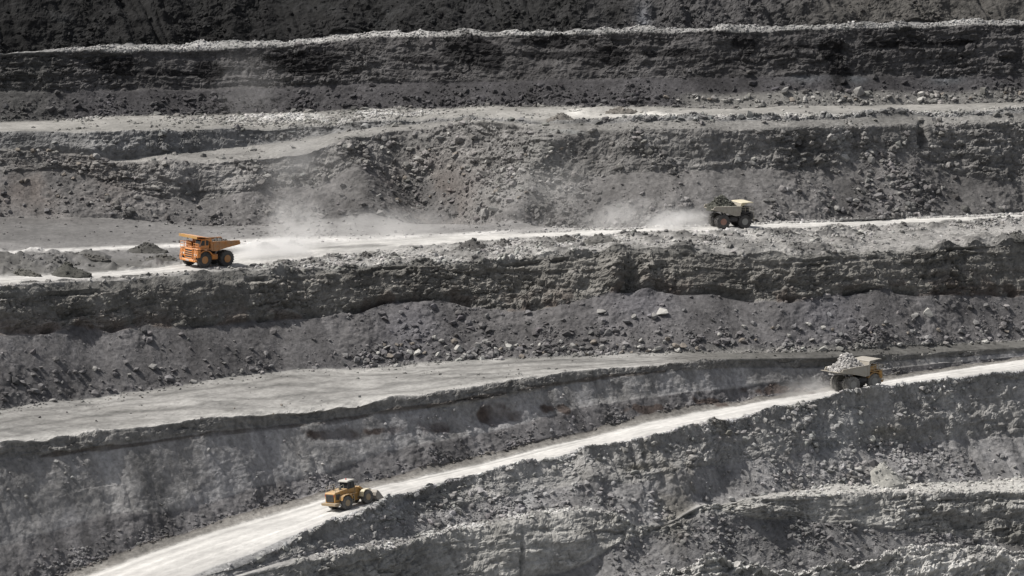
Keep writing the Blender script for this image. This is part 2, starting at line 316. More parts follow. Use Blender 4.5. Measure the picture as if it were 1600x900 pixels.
# buttresses and hollows one can see
rel += 2.6 * blob(960, 425, 22, 35) - 2.2 * blob(985, 432, 12, 18) + 1.6 * blob(1010, 440, 16, 22)
rb = band('ridge_top', 'ridge_foot', 4)
rel += rb * (.5 * slab + .5 * blk + .4 * mid)
rel -= 2.2 * blob(1258, 222, 9, 13, 4) + 2.0 * blob(1440, 212, 8, 20, 4)
rel += 1.1 * blob(270, 280, 30, 36) - .7 * blob(308, 305, 9, 20) * (1 + mid) + 1.2 * blob(390, 290, 30, 25)
rel -= (0.5 * blob(520, 680, 26, 12) + .7 * blob(770, 652, 34, 13) + .6 * blob(690, 668, 28, 12)) * (1 + mid)
rel += 2.0 * blob(880, 850, 70, 45) - 2.0 * blob(1010, 850, 40, 50) - 0.8 * blob(806, 880, 3, 40, 4)
rel += 1.6 * blob(1060, 740, 40, 30) - 1.5 * blob(1130, 760, 40, 40) + 1.3 * blob(920, 745, 40, 30)
rel += 1.5 * blob(1180, 800, 40, 18) - 1.2 * blob(1440, 700, 60, 22)
P = P0 + N0 * rel[..., None]
# heaps and berms are raised straight up
up = np.zeros(X.shape)
bn = fbm(X, Y, Z * 0, 1 / 3.0, 3, 10); bn2 = fbm(X, Y, Z * 0, 1 / 9.0, 2, 13)
up += ridge_at('F_crest', 6, 8) * (0.55 + 0.7 * bn + 0.5 * bn2) * sstep(330, 520, PXX)
up += ridge_at('berm_top', 4, 6) * (0.05 + 0.45 * bn + .3 * bn2) * sstep(90, 160, PXX)
v2 = band('road2_front', 'D_crest', 2)
up += v2 * sstep(330, 480, PXX) * np.clip(0.25 + 0.7 * bn + 0.4 * bn2, 0, 2) * 0.9
up += ridge_at('road2_front', 2, 9) * sstep(560, 640, PXX) * np.clip(0.55 + 0.9 * bn, 0, 2.2) * 0.75
up += ridge_at('road2_front', 2, 8) * (1 - sstep(250, 300, PXX)) * np.clip(0.1 + 0.4 * bn, 0, 1)
up += band('C_toe', 'road2_back', 2) * (1 - sstep(300, 380, PXX)) * np.clip(bn + 0.8 * bn2 - 0.05, 0, 2) * 1.0 * sstep(385, 395, PXY)
up += ridge_at('road2_back', 7, 2) * sstep(840, 900, PXX) * np.clip(0.2 + 0.7 * bn, 0, 2) * 0.5
up += band('B_toe', 'C_crest', 2) * np.clip(bn2 + 0.5 * bn - 0.1, 0, 2) * 0.7 * (blob(440, 190, 130, 9) + blob(960, 175, 120, 7) + 0.3)
up += ridge_at('C_crest', 5, 8) * sstep(880, 930, PXX) * np.clip(0.3 + 0.7 * bn, 0, 2) * 0.7
up += ridge_at('ridge_top', 9, 12) * (0.5 * bn + 0.5 * bn2)
up += ridge_at('G_crest', 5, 5) * np.clip(0.2 + 0.6 * bn, 0, 2) * 0.5 * (1 - sstep(960, 1000, PXX))
up += ridge_at('D_crest', 4, 8) * (0.5 * bn + 0.2 * bn2)
up += ridge_at('E_crest', 3, 4) * 0.25 * bn
up += ridge_at('E_toe', 5, 5) * np.clip(0.3 + 0.5 * bn, 0, 2) * 0.6
# wheel ruts along the two haul roads
ruts = []
for a, b, nr in (('road1_back', 'road1_front', 5), ('road2_back', 'road2_front', 3)):
    t = np.clip((rowi - ROW[a]) / (ROW[b] - ROW[a]), 0, 1)
    rut = 0.5 + 0.5 * np.cos(t * nr * 2 * math.pi + 1.5 * bn2)
    up += -0.08 * band(a, b, 1.5) * rut; ruts.append(band(a, b, 1.5) * rut)
# nothing rises above the line where the road's visible edge is
def cap(a, b, ref, margin):
    global up
    room = (PXY - (L[ref][None, :] - margin)) * (GD / F_PX)
    up = np.where((rowi >= ROW[a]) & (rowi <= ROW[b]), np.minimum(up, np.maximum(room, -.3)), up)
cap('road2_front', 'D_crest', 'road2_front', 1.0 + 2.5 * np.clip(bn, 0, 1) * (1 - .8 * blob(1140, 365, 70, 60)))
up += ridge_at('F_crest', 6, 8) * 1.0 * blob(1340, 618, 50, 60, 4)
cap('road1_front', 'F_crest', 'road1_front', 1.0 + 3.0 * np.clip(bn, 0, 1) + 5.5 * blob(1340, 618, 50, 60, 4))
P[..., 2] += up

# ---- colour of the rock (mineral colour and dust, with shade painted into the top wall)
def grey(v, r=1.0, g=1.0, b=1.0): return np.array([v * r, v * g, v * b])
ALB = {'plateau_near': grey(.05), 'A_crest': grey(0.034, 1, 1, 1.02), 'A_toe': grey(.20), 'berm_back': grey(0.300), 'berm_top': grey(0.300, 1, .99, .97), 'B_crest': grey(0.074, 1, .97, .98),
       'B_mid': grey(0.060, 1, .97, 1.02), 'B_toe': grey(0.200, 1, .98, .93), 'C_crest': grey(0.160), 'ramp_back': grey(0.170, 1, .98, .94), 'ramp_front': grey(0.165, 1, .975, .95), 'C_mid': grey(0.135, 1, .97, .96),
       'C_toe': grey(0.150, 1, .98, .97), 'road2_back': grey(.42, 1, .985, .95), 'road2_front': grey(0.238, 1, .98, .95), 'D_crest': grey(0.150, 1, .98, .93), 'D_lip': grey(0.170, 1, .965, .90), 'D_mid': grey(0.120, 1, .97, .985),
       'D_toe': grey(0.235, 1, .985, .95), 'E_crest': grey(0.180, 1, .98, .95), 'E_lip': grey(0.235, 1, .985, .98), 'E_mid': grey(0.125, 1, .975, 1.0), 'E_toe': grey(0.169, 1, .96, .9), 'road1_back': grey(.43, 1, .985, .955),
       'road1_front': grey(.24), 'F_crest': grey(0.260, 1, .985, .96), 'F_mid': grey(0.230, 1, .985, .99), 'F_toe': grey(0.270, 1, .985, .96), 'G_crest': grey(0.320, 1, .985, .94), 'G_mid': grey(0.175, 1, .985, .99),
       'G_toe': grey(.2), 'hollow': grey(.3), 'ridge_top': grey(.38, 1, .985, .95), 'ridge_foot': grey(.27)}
seq = []
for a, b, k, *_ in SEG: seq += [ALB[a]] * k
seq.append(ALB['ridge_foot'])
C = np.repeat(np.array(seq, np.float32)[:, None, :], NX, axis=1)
for c in range(3): C[..., c] = gauss_v(C[..., c], 1)
def mixc(col, w):
    global C
    w = np.clip(w, 0, 1)[..., None].astype(np.float32); C = C * (1 - w) + np.asarray(col, np.float32) * w
def mul(f):
    global C
    C = C * np.asarray(f, np.float32)[..., None]
n1 = fbm(X, Y, Z, 1 / 9, 4, 2); n2 = fbm(X * 0.3, Y * 0.3, Z, 1 / 1.6, 3, 4); n3 = fbm(X, Y, Z, 1 / 3, 3, 8)
notflat = 1 - np.clip(WF, 0, 1)
mul(1 + notflat * (0.22 * n1 + 0.16 * n3) + (1 - notflat) * (0.20 * n1 + 0.14 * n3))
stk = fbm(sk * 1.0, X * 0 + 2, Z * 0.12, 1 / 1.7, 3, 5)
mul(1 + notflat * (0.16 + .16 * band('E_lip', 'E_toe', 8)) * stk)
mul(1 + np.clip(WR, 0, 1) * (0.20 * n2 + 0.22 * slab))                                              # thin darker and paler beds
wA = band('A_crest', 'A_toe', 2)  # top wall: cloud shade is painted into its coal-dark rock
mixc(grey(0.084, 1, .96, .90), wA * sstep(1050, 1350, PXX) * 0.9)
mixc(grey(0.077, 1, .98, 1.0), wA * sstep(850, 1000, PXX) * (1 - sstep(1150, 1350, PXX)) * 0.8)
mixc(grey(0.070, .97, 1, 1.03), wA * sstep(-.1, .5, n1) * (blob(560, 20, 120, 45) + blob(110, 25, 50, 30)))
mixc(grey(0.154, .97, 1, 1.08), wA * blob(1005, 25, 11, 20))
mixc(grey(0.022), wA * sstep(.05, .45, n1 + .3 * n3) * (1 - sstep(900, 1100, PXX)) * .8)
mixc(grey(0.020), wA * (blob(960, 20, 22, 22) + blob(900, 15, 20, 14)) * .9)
# coal seam and dark patches under the second crest
coal = np.zeros(X.shape)
for cx_, cy_, rx_, ry_ in ((180, 98, 40, 13), (330, 108, 20, 16), (470, 92, 60, 15), (480, 112, 28, 8), (735, 78, 45, 22), (770, 95, 15, 14), (860, 62, 40, 10), (955, 86, 28, 14), (1055, 82, 45, 7), (1170, 62, 22, 13),
                           (1165, 82, 9, 5), (1300, 78, 20, 17), (1310, 118, 18, 16), (1240, 73, 30, 4), (1400, 68, 45, 5), (1140, 94, 7, 4), (250, 112, 60, 4), (880, 84, 60, 5), (650, 95, 30, 5), (1480, 66, 40, 5)):
    coal += blob(cx_, cy_, rx_, ry_, 3)
mixc(grey(0.020, 1, .97, 1.02), sstep(.24, .50, coal + .32 * n3 + .30 * slab + .22 * n2) * np.clip(coal * 5, 0, 1) * .96)
mixc(grey(0.070, 1, 1, .96), band('B_crest', 'B_toe', 3) * (1 - sstep(60, 130, PXX)) * .6)
mixc(grey(0.140, .93, 1, 1.08), band('B_mid', 'B_toe') * (blob(1260, 118, 30, 10) + blob(1480, 122, 25, 8) + blob(1340, 122, 15, 8)) * .6)
mixc(grey(0.196, 1, .98, .93), band('B_mid', 'B_toe') * sstep(1040, 1100, PXX) * sstep(138, 148, PXY) * .8)      # paler rubble strip at the right toe
mixc(grey(0.420, 1, .99, .97), band('B_toe', 'C_crest') * (blob(460, 185, 110, 6) + blob(600, 176, 60, 4) + blob(120, 182, 35, 3)) * sstep(-.4, .3, n3))
mixc(grey(0.450, 1, .98, .93), band('B_toe', 'C_crest') * (blob(1010, 182, 110, 5) + blob(900, 178, 18, 4)) * .9)
mixc(grey(0.360, 1, .985, .95), ridge_at('C_crest', 4, 12) * sstep(900, 950, PXX) * sstep(-.4, .4, n3) * .9)
mixc(grey(0.240, .97, 1.0, .98), (blob(885, 207, 28, 4, 3)) * .8)
mixc(grey(0.210, 1, .985, .95), blob(860, 245, 35, 45) * .8 + blob(800, 300, 70, 30) * .6)
mixc(grey(.125, 1.10, .96, .88), (blob(60, 290, 130, 40) + blob(670, 280, 70, 45)) * sstep(-.6, .3, n1 + .5 * n3) * .75)
# white road dust beyond the carriageway: the second track and the junction
b3 = band('C_toe', 'road2_back', 1)
yt = np.interp(XPX, [-330, 0, 100, 200, 280, 400, 560, 700, 800], [400, 395, 391, 387, 383, 381, 376, 370, 362])[None, :]
tw = np.interp(XPX, [-330, 0, 200, 280, 400, 560, 800], [3, 3, 3, 4, 8, 8, 4])[None, :]
mixc(grey(0.500, 1, .985, .96), b3 * np.exp(-((PXY - yt) / tw) ** 4) * (1 - sstep(760, 840, PXX)) * (.75 + .3 * n3))
mixc(grey(.08, 1, .985, .94), b3 * (1 - sstep(280, 330, PXX)) * sstep(395, 400, PXY) * sstep(-.5, .2, n1 + .5 * n3) * .85)
mixc(grey(0.360, 1, .985, .96), b3 * sstep(800, 900, PXX) * .7)
yt2 = np.interp(XPX, [400, 480, 560, 640], [391, 388, 384, 380])[None, :]
mixc(grey(.17, 1, .985, .95), (band('C_toe', 'road2_front', 1) * np.exp(-((PXY - yt2) / 2.6) ** 4) * colm(430, 620, 25) * sstep(-.5, .2, n3 + .5 * n1) * .8))
mul(1 - .25 * band('road2_back', 'road2_front', 1) * sstep(-.2, .5, n1) * colm(380, 820, 40))
vb = band('road2_front', 'D_crest', 1)
mixc(grey(0.098, 1, .98, .95), vb * sstep(0.05, .5, bn + .5 * bn2) * .75)
mixc(grey(0.300, 1, .985, .95), vb * sstep(1000, 1100, PXX) * (1 - sstep(1330, 1420, PXX)) * sstep(-.2, .4, n1) * .6)
mixc(grey(0.360, 1, .985, .95), ridge_at('D_crest', 7, 6) * colm(420, 920, 40) * sstep(-.4, .3, n3) * .85)
mixc(grey(0.440, 1, .985, .95), ridge_at('road2_front', 2, 9) * colm(1080, 1350, 30) * sstep(-.3, .3, n3) * .7)
# rusty-brown and dark wet band at the foot of the fourth rock face
db = ridge_at('D_mid', 26, 4)
mixc(grey(.095, 1.14, .94, .82), db * sstep(.1, .5, n3 + .5 * n2) * .8)
mixc(grey(.16, 1.14, .96, .87), db * sstep(-.1, .5, n1) * (1 - sstep(300, 420, PXX)) * .6)
mixc(grey(.065, 1.14, .96, .86), db * sstep(1050, 1250, PXX) * sstep(-.1, .4, n2 + n3 * .6) * .8)
mixc(grey(0.133, .99, .97, 1.05), band('D_mid', 'D_toe') * (blob(640, 510, 50, 40) + blob(1290, 490, 50, 40) + blob(1000, 480, 60, 30)) * .8)
mixc(grey(0.210, 1, .98, .92), band('D_mid', 'D_toe') * sstep(1080, 1140, PXX) * sstep(532, 545, PXY) * .6)
# fourth bench: tracked, darker at the tapering end
be = band('D_toe', 'E_crest', 1)
mixc(grey(0.200, 1, .98, .94), be * sstep(.0, .5, fbm(X * .25, Y, Z * 0, 1 / 3, 3, 1)) * .55)
mixc(grey(.12, 1, .98, .93), be * sstep(1020, 1090, PXX))
mixc(grey(0.420, 1, .985, .95), ridge_at('E_crest', 6, 2) * (1 - sstep(1040, 1080, PXX)) * .6)
for yo, w_, amp in ((.25, 1.2, .35), (.42, 1.0, .3), (.62, 1.4, .35), (.8, .9, .25)):
    tt = rows_between = np.clip((rowi - ROW['D_toe']) / (ROW['E_crest'] - ROW['D_toe']), 0, 1)
    mul(1 - amp * be * np.exp(-((tt - yo - .10 * warp - .06 * n1) / (.022 * w_)) ** 2))
mul(1 - .22 * be * sstep(.05, .5, fbm(X * .18 + Y * .1, Y * .8, Z * 0, 1 / 1.6, 3, 6)))
mul(1 - .45 * be * (1 - sstep(-60, 160, PXX)) * sstep(-.4, .4, n1 + .5 * n3))
# brown seepage and dark bed on the fifth wall
eb = np.exp(-((PXY - (L['E_crest'][None, :] + np.interp(XPX, [-330, 300, 600, 1000, 1930], [22, 26, 20, 12, 8])[None, :])) / 5) ** 2) * (1 - sstep(1000, 1080, PXX))
mixc(grey(0.077, 1.08, .96, .88), sstep(.6, .9, eb + .35 * n1 + .35 * n3) * np.clip(eb * 4, 0, 1) * .85)
sp = blob(520, 678, 28, 9) + blob(690, 668, 28, 12) + blob(770, 650, 30, 12) + blob(865, 640, 26, 9) + blob(1230, 606, 45, 7) + blob(1010, 640, 28, 7) + blob(1110, 628, 25, 5) + blob(600, 672, 20, 6)
mixc(grey(0.063, 1.18, .94, .84), sstep(.20, .52, sp + .50 * n3 + .30 * n2 + .35 * stk + .25 * small) * np.clip(sp * 6, 0, 1) * .95)
mixc(grey(0.266, .985, .985, 1.03), band('E_lip', 'E_mid') * sstep(0, .6, n1) * .5)
mixc(grey(0.098, 1, .99, .98), band('E_lip', 'E_toe') * (1 - sstep(-40, 110, PXX)) * .5)  # fifth wall darker towards its left end
mixc(grey(0.084, 1.05, .97, .9), ridge_at('E_toe', 3, 3) * .7)
# lower slope
lf = band('F_crest', 'F_toe', 2)
mixc(grey(0.168, 1.04, .98, .86), lf * sstep(.1, .6, n1) * colm(950, 1350, 60) * .7)
mixc(grey(0.140, 1.08, 1.0, .78), lf * (blob(1000, 730, 20, 5) + blob(1375, 672, 40, 10)) * .7)
mixc(grey(0.280, .98, 1, 1.02), lf * (blob(620, 785, 35, 14) + blob(820, 780, 18, 22) + blob(1340, 660, 30, 25) + blob(1290, 690, 30, 30)) * .6)
mixc(grey(0.161, 1.03, .985, .90), (blob(1060, 815, 26, 40, 3)) * .7)
mixc(grey(.42, 1, .99, .97), band('F_toe', 'G_crest', 3) * (1 - sstep(900, 960, PXX)) * sstep(440, 560, PXX) * sstep(-.3, .5, n3 + .5 * n1) * .75)
mixc(grey(0.105, 1, .98, .9), band('G_crest', 'G_toe') * (blob(1590, 838, 30, 20)) * .8)
mixc(grey(.42, 1, .985, .95), ridge_at('ridge_top', 5, 10) * .8)
mixc(grey(.36, 1, .985, .94), band('F_toe', 'G_crest', 1) * sstep(1150, 1230, PXX) * .8)
for a, b in (('road1_back', 'road1_front'), ('road2_back', 'road2_front')):
    t = np.clip((rowi - ROW[a]) / (ROW[b] - ROW[a]), 0, 1)
    lines_ = vnoise(t * 14 + .4 * warp, X / 60, X * 0, 3) + .7 * vnoise(t * 31 + .3 * warp, X / 35, X * 0, 7)
    mul(1 - band(a, b, 1) * (.16 * lines_ + .10 * np.maximum(n1, 0)))
for r_ in ruts: mul(1 - .14 * r_ * (.6 + .6 * n1) - .10 * (r_ > 0) * sstep(.1, .6, n3))
mul(1 - .45 * b3 * (1 - sstep(0, 420, PXX)) * (1 - sstep(372, 384, PXY)) * (.7 + .6 * n1))
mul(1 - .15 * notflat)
mul(1 - .45 * wA * (1 - sstep(350, 950, PXX)))  # top wall deepest at the left, coal tone and painted shade together
C = np.clip(C, .008, .8)

def grid_object(name, a, b, mat, label, cat, closed_to=None, kind='structure'):
    r0, r1 = ROW[a], ROW[b]
    nr = r1 - r0 + 1
    co = P[r0:r1 + 1].reshape(-1, 3)
    idx = np.arange(nr * NX).reshape(nr, NX)
    f = np.stack([idx[1:, :-1], idx[1:, 1:], idx[:-1, 1:], idx[:-1, :-1]], -1).reshape(-1, 4)
    me = bpy.data.meshes.new(name)
    me.vertices.add(len(co)); me.vertices.foreach_set('co', co.astype(np.float32).ravel())
    me.loops.add(f.size); me.loops.foreach_set('vertex_index', f.astype(np.int32).ravel())
    me.polygons.add(len(f)); me.polygons.foreach_set('loop_start', np.arange(0, f.size, 4, dtype=np.int32))
    me.polygons.foreach_set('use_smooth', np.zeros(len(f), bool))
    me.update(calc_edges=True)
    ca = me.attributes.new('stone_colour', 'FLOAT_COLOR', 'POINT')
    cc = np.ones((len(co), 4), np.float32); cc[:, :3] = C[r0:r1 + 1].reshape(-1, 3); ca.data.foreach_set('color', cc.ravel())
    me.materials.append(mat)
    o = bpy.data.objects.new(name, me); COL.objects.link(o)
    return props(o, label, cat, kind=kind)
for a in (
    ('plateau', 'plateau_near', 'A_crest', M_DIRT, 'bare ground above the topmost dark wall of the pit', 'ground'),
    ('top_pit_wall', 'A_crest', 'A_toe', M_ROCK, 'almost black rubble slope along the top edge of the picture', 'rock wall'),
    ('top_bench', 'A_toe', 'B_crest', M_ROCK, 'thin white rubble berm running along the highest crest', 'terrace'),
    ('second_pit_wall', 'B_crest', 'B_toe', M_ROCK, 'dark grey rock wall with black coal patches below the white berm', 'rock wall'),
    ('second_bench', 'B_toe', 'C_crest', M_DIRT, 'grey gravel terrace under the coal-patched dark wall', 'terrace'),
    ('third_pit_wall', 'C_crest', 'C_toe', M_ROCK, 'grey wall of broken rock and scree behind the two upper trucks', 'rock wall'),
    ('third_bench', 'C_toe', 'road2_back', M_DIRT, 'grey dirt terrace behind the orange truck', 'terrace'),
    ('upper_haul_road', 'road2_back', 'road2_front', M_ROAD, 'white dusty haul road carrying the orange truck and the beige truck', 'road'),
    ('upper_road_verge', 'road2_front', 'D_crest', M_ROCK, 'rubble verge between the upper haul road and the crest', 'verge'),
    ('fourth_pit_wall', 'D_crest', 'D_toe', M_ROCK, 'layered brownish rock face with grey scree below the upper haul road', 'rock wall'),
    ('fourth_bench', 'D_toe', 'E_crest', M_DIRT, 'pale empty terrace tapering to the right across the middle', 'terrace'),
    ('fifth_pit_wall', 'E_crest', 'road1_back', M_ROCK, 'smooth grey slope with brown seepage stains behind the wheel loader', 'rock wall'),
    ('lower_haul_road', 'road1_back', 'road1_front', M_ROAD, 'broad white haul road climbing right past the wheel loader', 'road'),
    ('lower_slope', 'road1_front', 'F_toe', M_ROCK, 'grey rubble slope falling away below the lower haul road', 'slope'),
    ('lower_bench', 'F_toe', 'G_crest', M_DIRT, 'narrow pale ledge beneath the rubble slope', 'terrace'),
    ('lowest_pit_wall', 'G_crest', 'hollow', M_ROCK, 'cracked layered rock wall at the lower right', 'rock wall'),
    ('foreground_ridge', 'hollow', 'ridge_foot', M_ROCK, 'pale blocky rock ridge along the bottom right edge', 'ridge')):
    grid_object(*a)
def sheet(name, pts, mat, col, label, cat):
    me = bpy.data.meshes.new(name); me.from_pydata(pts, [], [tuple(range(len(pts)))])
    ca = me.attributes.new('stone_colour', 'FLOAT_COLOR', 'POINT')
    for i in range(len(pts)): ca.data[i].color = (*col, 1)
    me.materials.append(mat); o = bpy.data.objects.new(name, me); COL.objects.link(o); return props(o, label, cat, kind='structure')
zt = float(P[0, :, 2].min()) - 0.5
sheet('ground', [(-3000, 700, zt), (3000, 700, zt), (5000, 6000, zt), (-5000, 6000, zt)] if False else [(-4000, float(P[0, :, 1].min()) + 2, zt), (4000, float(P[0, :, 1].min()) + 2, zt), (6000, 7000, zt), (-6000, 7000, zt)], M_DIRT, (.06, .06, .055), 'bare ground stretching away behind the pit', 'ground')
zb = float(P[-1, :, 2].max()) - 9
sheet('pit_floor', [(-900, -300, zb), (900, -300, zb), (900, 620, zb), (-900, 620, zb)], M_DIRT, (.2, .2, .19), 'grey floor at the bottom of the pit', 'ground')

# where things stand
PPX, PPY = to_pixel(P[..., 0], P[..., 1], P[..., 2] - CAM_H)
def spot(x, y, a, b):
    """surface point of the rows between two lines that lies in the direction of a pixel"""
    r0, r1 = ROW[a], ROW[b]; ci = int(np.argmin(abs(XPX - x)))
    r = r0 + int(np.argmin(abs(PPY[r0:r1 + 1, ci] - y)))
    return Vector(P[r, ci]), r, ci

# ---------------------------------------------------------------- loose stones: too many and too small to count
ICO = np.array([(-1, 1.618, 0), (1, 1.618, 0), (-1, -1.618, 0), (1, -1.618, 0), (0, -1, 1.618), (0, 1, 1.618), (0, -1, -1.618), (0, 1, -1.618), (1.618, 0, -1), (1.618, 0, 1), (-1.618, 0, -1), (-1.618, 0, 1)], np.float32) / 1.902
ICF = np.array([(0, 11, 5), (0, 5, 1), (0, 1, 7), (0, 7, 10), (0, 10, 11), (1, 5, 9), (5, 11, 4), (11, 10, 2), (10, 7, 6), (7, 1, 8), (3, 9, 4), (3, 4, 2), (3, 2, 6), (3, 6, 8), (3, 8, 9), (4, 9, 5), (2, 4, 11), (6, 2, 10), (8, 6, 7), (9, 8, 1)], np.int32)
def rand_rot(n):
    q = rng.normal(size=(n, 4)); q /= np.linalg.norm(q, axis=1, keepdims=True); w, x, y, z = q.T
    return np.stack([1 - 2 * (y * y + z * z), 2 * (x * y - z * w), 2 * (x * z + y * w), 2 * (x * y + z * w), 1 - 2 * (x * x + z * z), 2 * (y * z - x * w), 2 * (x * z - y * w), 2 * (y * z + x * w), 1 - 2 * (x * x + y * y)], 1).reshape(n, 3, 3)
def stone_mesh(name, pos, rad_, col, mat):
    n = len(pos)
    v = ICO[None] * (0.55 + 0.75 * rng.random((n, 12, 1))) * (0.65 + 0.7 * rng.random((n, 1, 3)))
    v = np.einsum('nij,nkj->nki', rand_rot(n), v)
    v[..., 2] *= 0.8
    v = v * rad_[:, None, None] + pos[:, None, :]
    f = (ICF[None] + (np.arange(n) * 12)[:, None, None]).reshape(-1, 3)
    me = bpy.data.meshes.new(name)
    me.vertices.add(n * 12); me.vertices.foreach_set('co', v.astype(np.float32).ravel())
    me.loops.add(f.size); me.loops.foreach_set('vertex_index', f.astype(np.int32).ravel())
    me.polygons.add(len(f)); me.polygons.foreach_set('loop_start', np.arange(0, f.size, 3, dtype=np.int32))
    me.polygons.foreach_set('use_smooth', np.zeros(len(f), bool)); me.update(calc_edges=True)
    ca = me.attributes.new('stone_colour', 'FLOAT_COLOR', 'POINT')
    cc = np.ones((n, 12, 4), np.float32); cc[..., :3] = col[:, None, :]; ca.data.foreach_set('color', cc.ravel())
    me.materials.append(mat)
    return me
inview = sstep(-120, -20, PXX) * (1 - sstep(1620, 1720, PXX)) * 0.9 + 0.1
clump = sstep(-.15, .75, fbm(X, Y, Z, 1 / 6, 4, 11)) ** 1.5 * 1.6
clump = clump * (.35 + 1.3 * sstep(-.5, .6, fbm(sk, X * 0 + 3, Z * .1, 1 / 2.6, 2, 14)))      # strung out down the fall line
def rows_t(a, b):                                       # 0 at the upper line, 1 at the lower one
    return np.clip((rowi - ROW[a]) / (ROW[b] - ROW[a]), 0, 1)
def scatter(name, a, b, dens, n, smin, smax, label, tone=1.0, power=1.75):
    r0, r1 = ROW[a], ROW[b]
    d = (dens * inview)[r0:r1 + 1].ravel().clip(0)
    if d.sum() == 0: return
    k = rng.choice(len(d), n, p=d / d.sum())
    r, c = r0 + k // NX, k % NX
    r2 = np.clip(r + 1, 0, NR - 1); c2 = np.clip(c + 1, 0, NX - 1); u = rng.random((n, 1)); w = rng.random((n, 1))
    p = P[r, c] + (P[r2, c] - P[r, c]) * u + (P[r, c2] - P[r, c]) * w
    s = np.clip(smin * (1 - rng.random(n)) ** (-1 / power), smin, smax)
    p[:, 2] += s * 0.15
    col = C[r, c] * (tone * (0.75 + 0.6 * rng.random((n, 1)) ** 1.5)) * (1 + 0.01 * rng.normal(size=(n, 3)))
    me = stone_mesh(name, p, s, np.clip(col, .01, .7).astype(np.float32), M_STONE)
    o = bpy.data.objects.new(name, me); COL.objects.link(o)
    props(o, label, 'rubble', kind='stuff')
one = np.ones(X.shape)
gully = np.clip(blob(690, 265, 120, 75, 3) + blob(850, 270, 60, 70) + blob(1395, 290, 75, 50, 3) * 1.6 + .07, 0, 2)
scatter('rubble', 'A_crest', 'A_toe', (.2 + rows_t('A_crest', 'A_toe') ** 3) * sstep(-40, 10, PXY) * (.3 + clump), 3500, .11, .55, 'small dark stones strewn over the topmost black slope', 1.15)
scatter('rubble', 'A_toe', 'B_crest', band('berm_back', 'B_crest', 1) * sstep(70, 150, PXX), 4500, .09, .30, 'white stones heaped along the highest crest', 1.0)
scatter('rubble', 'B_crest', 'B_toe', rows_t('B_mid', 'B_toe') ** 1.3 * (.3 + clump) + .015, 6000, .10, .7, 'dark stones piled at the foot of the coal-patched wall', 1.2)
scatter('rubble', 'B_toe', 'C_crest', .06 * clump + blob(430, 188, 120, 6) * 1.2 + blob(600, 177, 60, 4) + blob(120, 182, 35, 4) + ridge_at('C_crest', 4, 1) * sstep(880, 940, PXX), 3600, .15, .4, 'pale stones lying on the second terrace', 1.1)
scatter('rubble', 'C_crest', 'C_mid', (gully + ridge_at('C_crest', 2, 16) * sstep(880, 940, PXX) * 2 + .15) * (.15 + clump), 4500, .12, .8, 'broken stones on the third rock wall', 1.15)
scatter('rubble', 'C_mid', 'C_toe', (rows_t('C_mid', 'C_toe') ** 2 * .7 + gully) * (.25 + clump), 7500, .09, .75, 'scree stones at the foot of the third wall', 1.15)
scatter('rubble', 'C_toe', 'road2_back', (.05 + ridge_at('road2_back', 7, 1) * sstep(800, 900, PXX) + blob(480, 366, 90, 6) * .5 + blob(60, 405, 160, 12) * .8 * clump), 1500, .12, .35, 'stones scattered over the terrace behind the orange truck', 1.1)
scatter('rubble', 'road2_front', 'D_crest', sstep(330, 460, PXX) * (.25 + clump) * (1 - .7 * sstep(1250, 1400, PXX) * (rows_t('road2_front', 'D_crest') > .35)) + .04, 7500, .10, .5, 'stones heaped along the edge of the upper haul road', 1.25)
scatter('rubble', 'D_crest', 'D_mid', .3 + ridge_at('D_crest', 1, 10) * colm(420, 950, 40), 1300, .12, .35, 'small stones caught on the layered rock face', 1.2)
scatter('rubble', 'D_mid', 'D_toe', (rows_t('D_mid', 'D_toe') ** 4 * 1.6 + .03 + blob(650, 525, 60, 35) + blob(960, 530, 120, 20)) * (.15 + clump) * (.25 + .75 * sstep(380, 600, PXX)) + .03, 5000, .10, .7, 'scree stones at the foot of the layered rock face', 1.35)
scatter('rubble', 'D_toe', 'E_crest', (.02 + ridge_at('D_toe', 1, 7) * .9 + clump * .12), 750, .08, .30, 'little stones dotted over the pale tapering terrace', .8)
scatter('rubble', 'E_crest', 'E_toe', (rows_t('E_mid', 'E_toe') ** 2 + .04) * (.1 + clump), 1800, .12, .35, 'small stones at the bottom of the stained slope', 1.15)
scatter('rubble', 'road1_front', 'F_crest', sstep(420, 560, PXX) + .05, 3500, .09, .42, 'stones piled along the outer edge of the lower haul road', 1.35)
scatter('rubble', 'F_crest', 'F_toe', (ridge_at('F_crest', 1, 14) * 2.0 + blob(700, 800, 120, 30) * 1.3 + blob(850, 780, 60, 35) + blob(1340, 700, 100, 50) * 1.4 + blob(1460, 715, 60, 22) * 2 + .25 + rows_t('F_mid', 'F_toe') ** 3 * sstep(1000, 1150, PXX)) * (.2 + clump) * sstep(380, 560, PXX), 7500, .08, .6, 'grey stones covering the slope below the lower haul road', 1.15)
scatter('rubble', 'F_toe', 'G_crest', sstep(440, 560, PXX) * (1 - sstep(930, 1000, PXX)) + sstep(1180, 1280, PXX) * .6, 2000, .12, .36, 'pale stones along the narrow ledge', 1.15)
scatter('rubble', 'G_mid', 'G_toe', (.3 + clump) * sstep(900, 1000, PXX) * (1 - .6 * sstep(1420, 1500, PXX)), 3000, .09, .55, 'broken stones below the lowest rock wall', 1.1)
scatter('rubble', 'hollow', 'ridge_foot', ridge_at('ridge_top', 8, 14) * sstep(900, 980, PXX), 1500, .10, .28, 'crumbs of pale rock on the foreground ridge', 1.15)

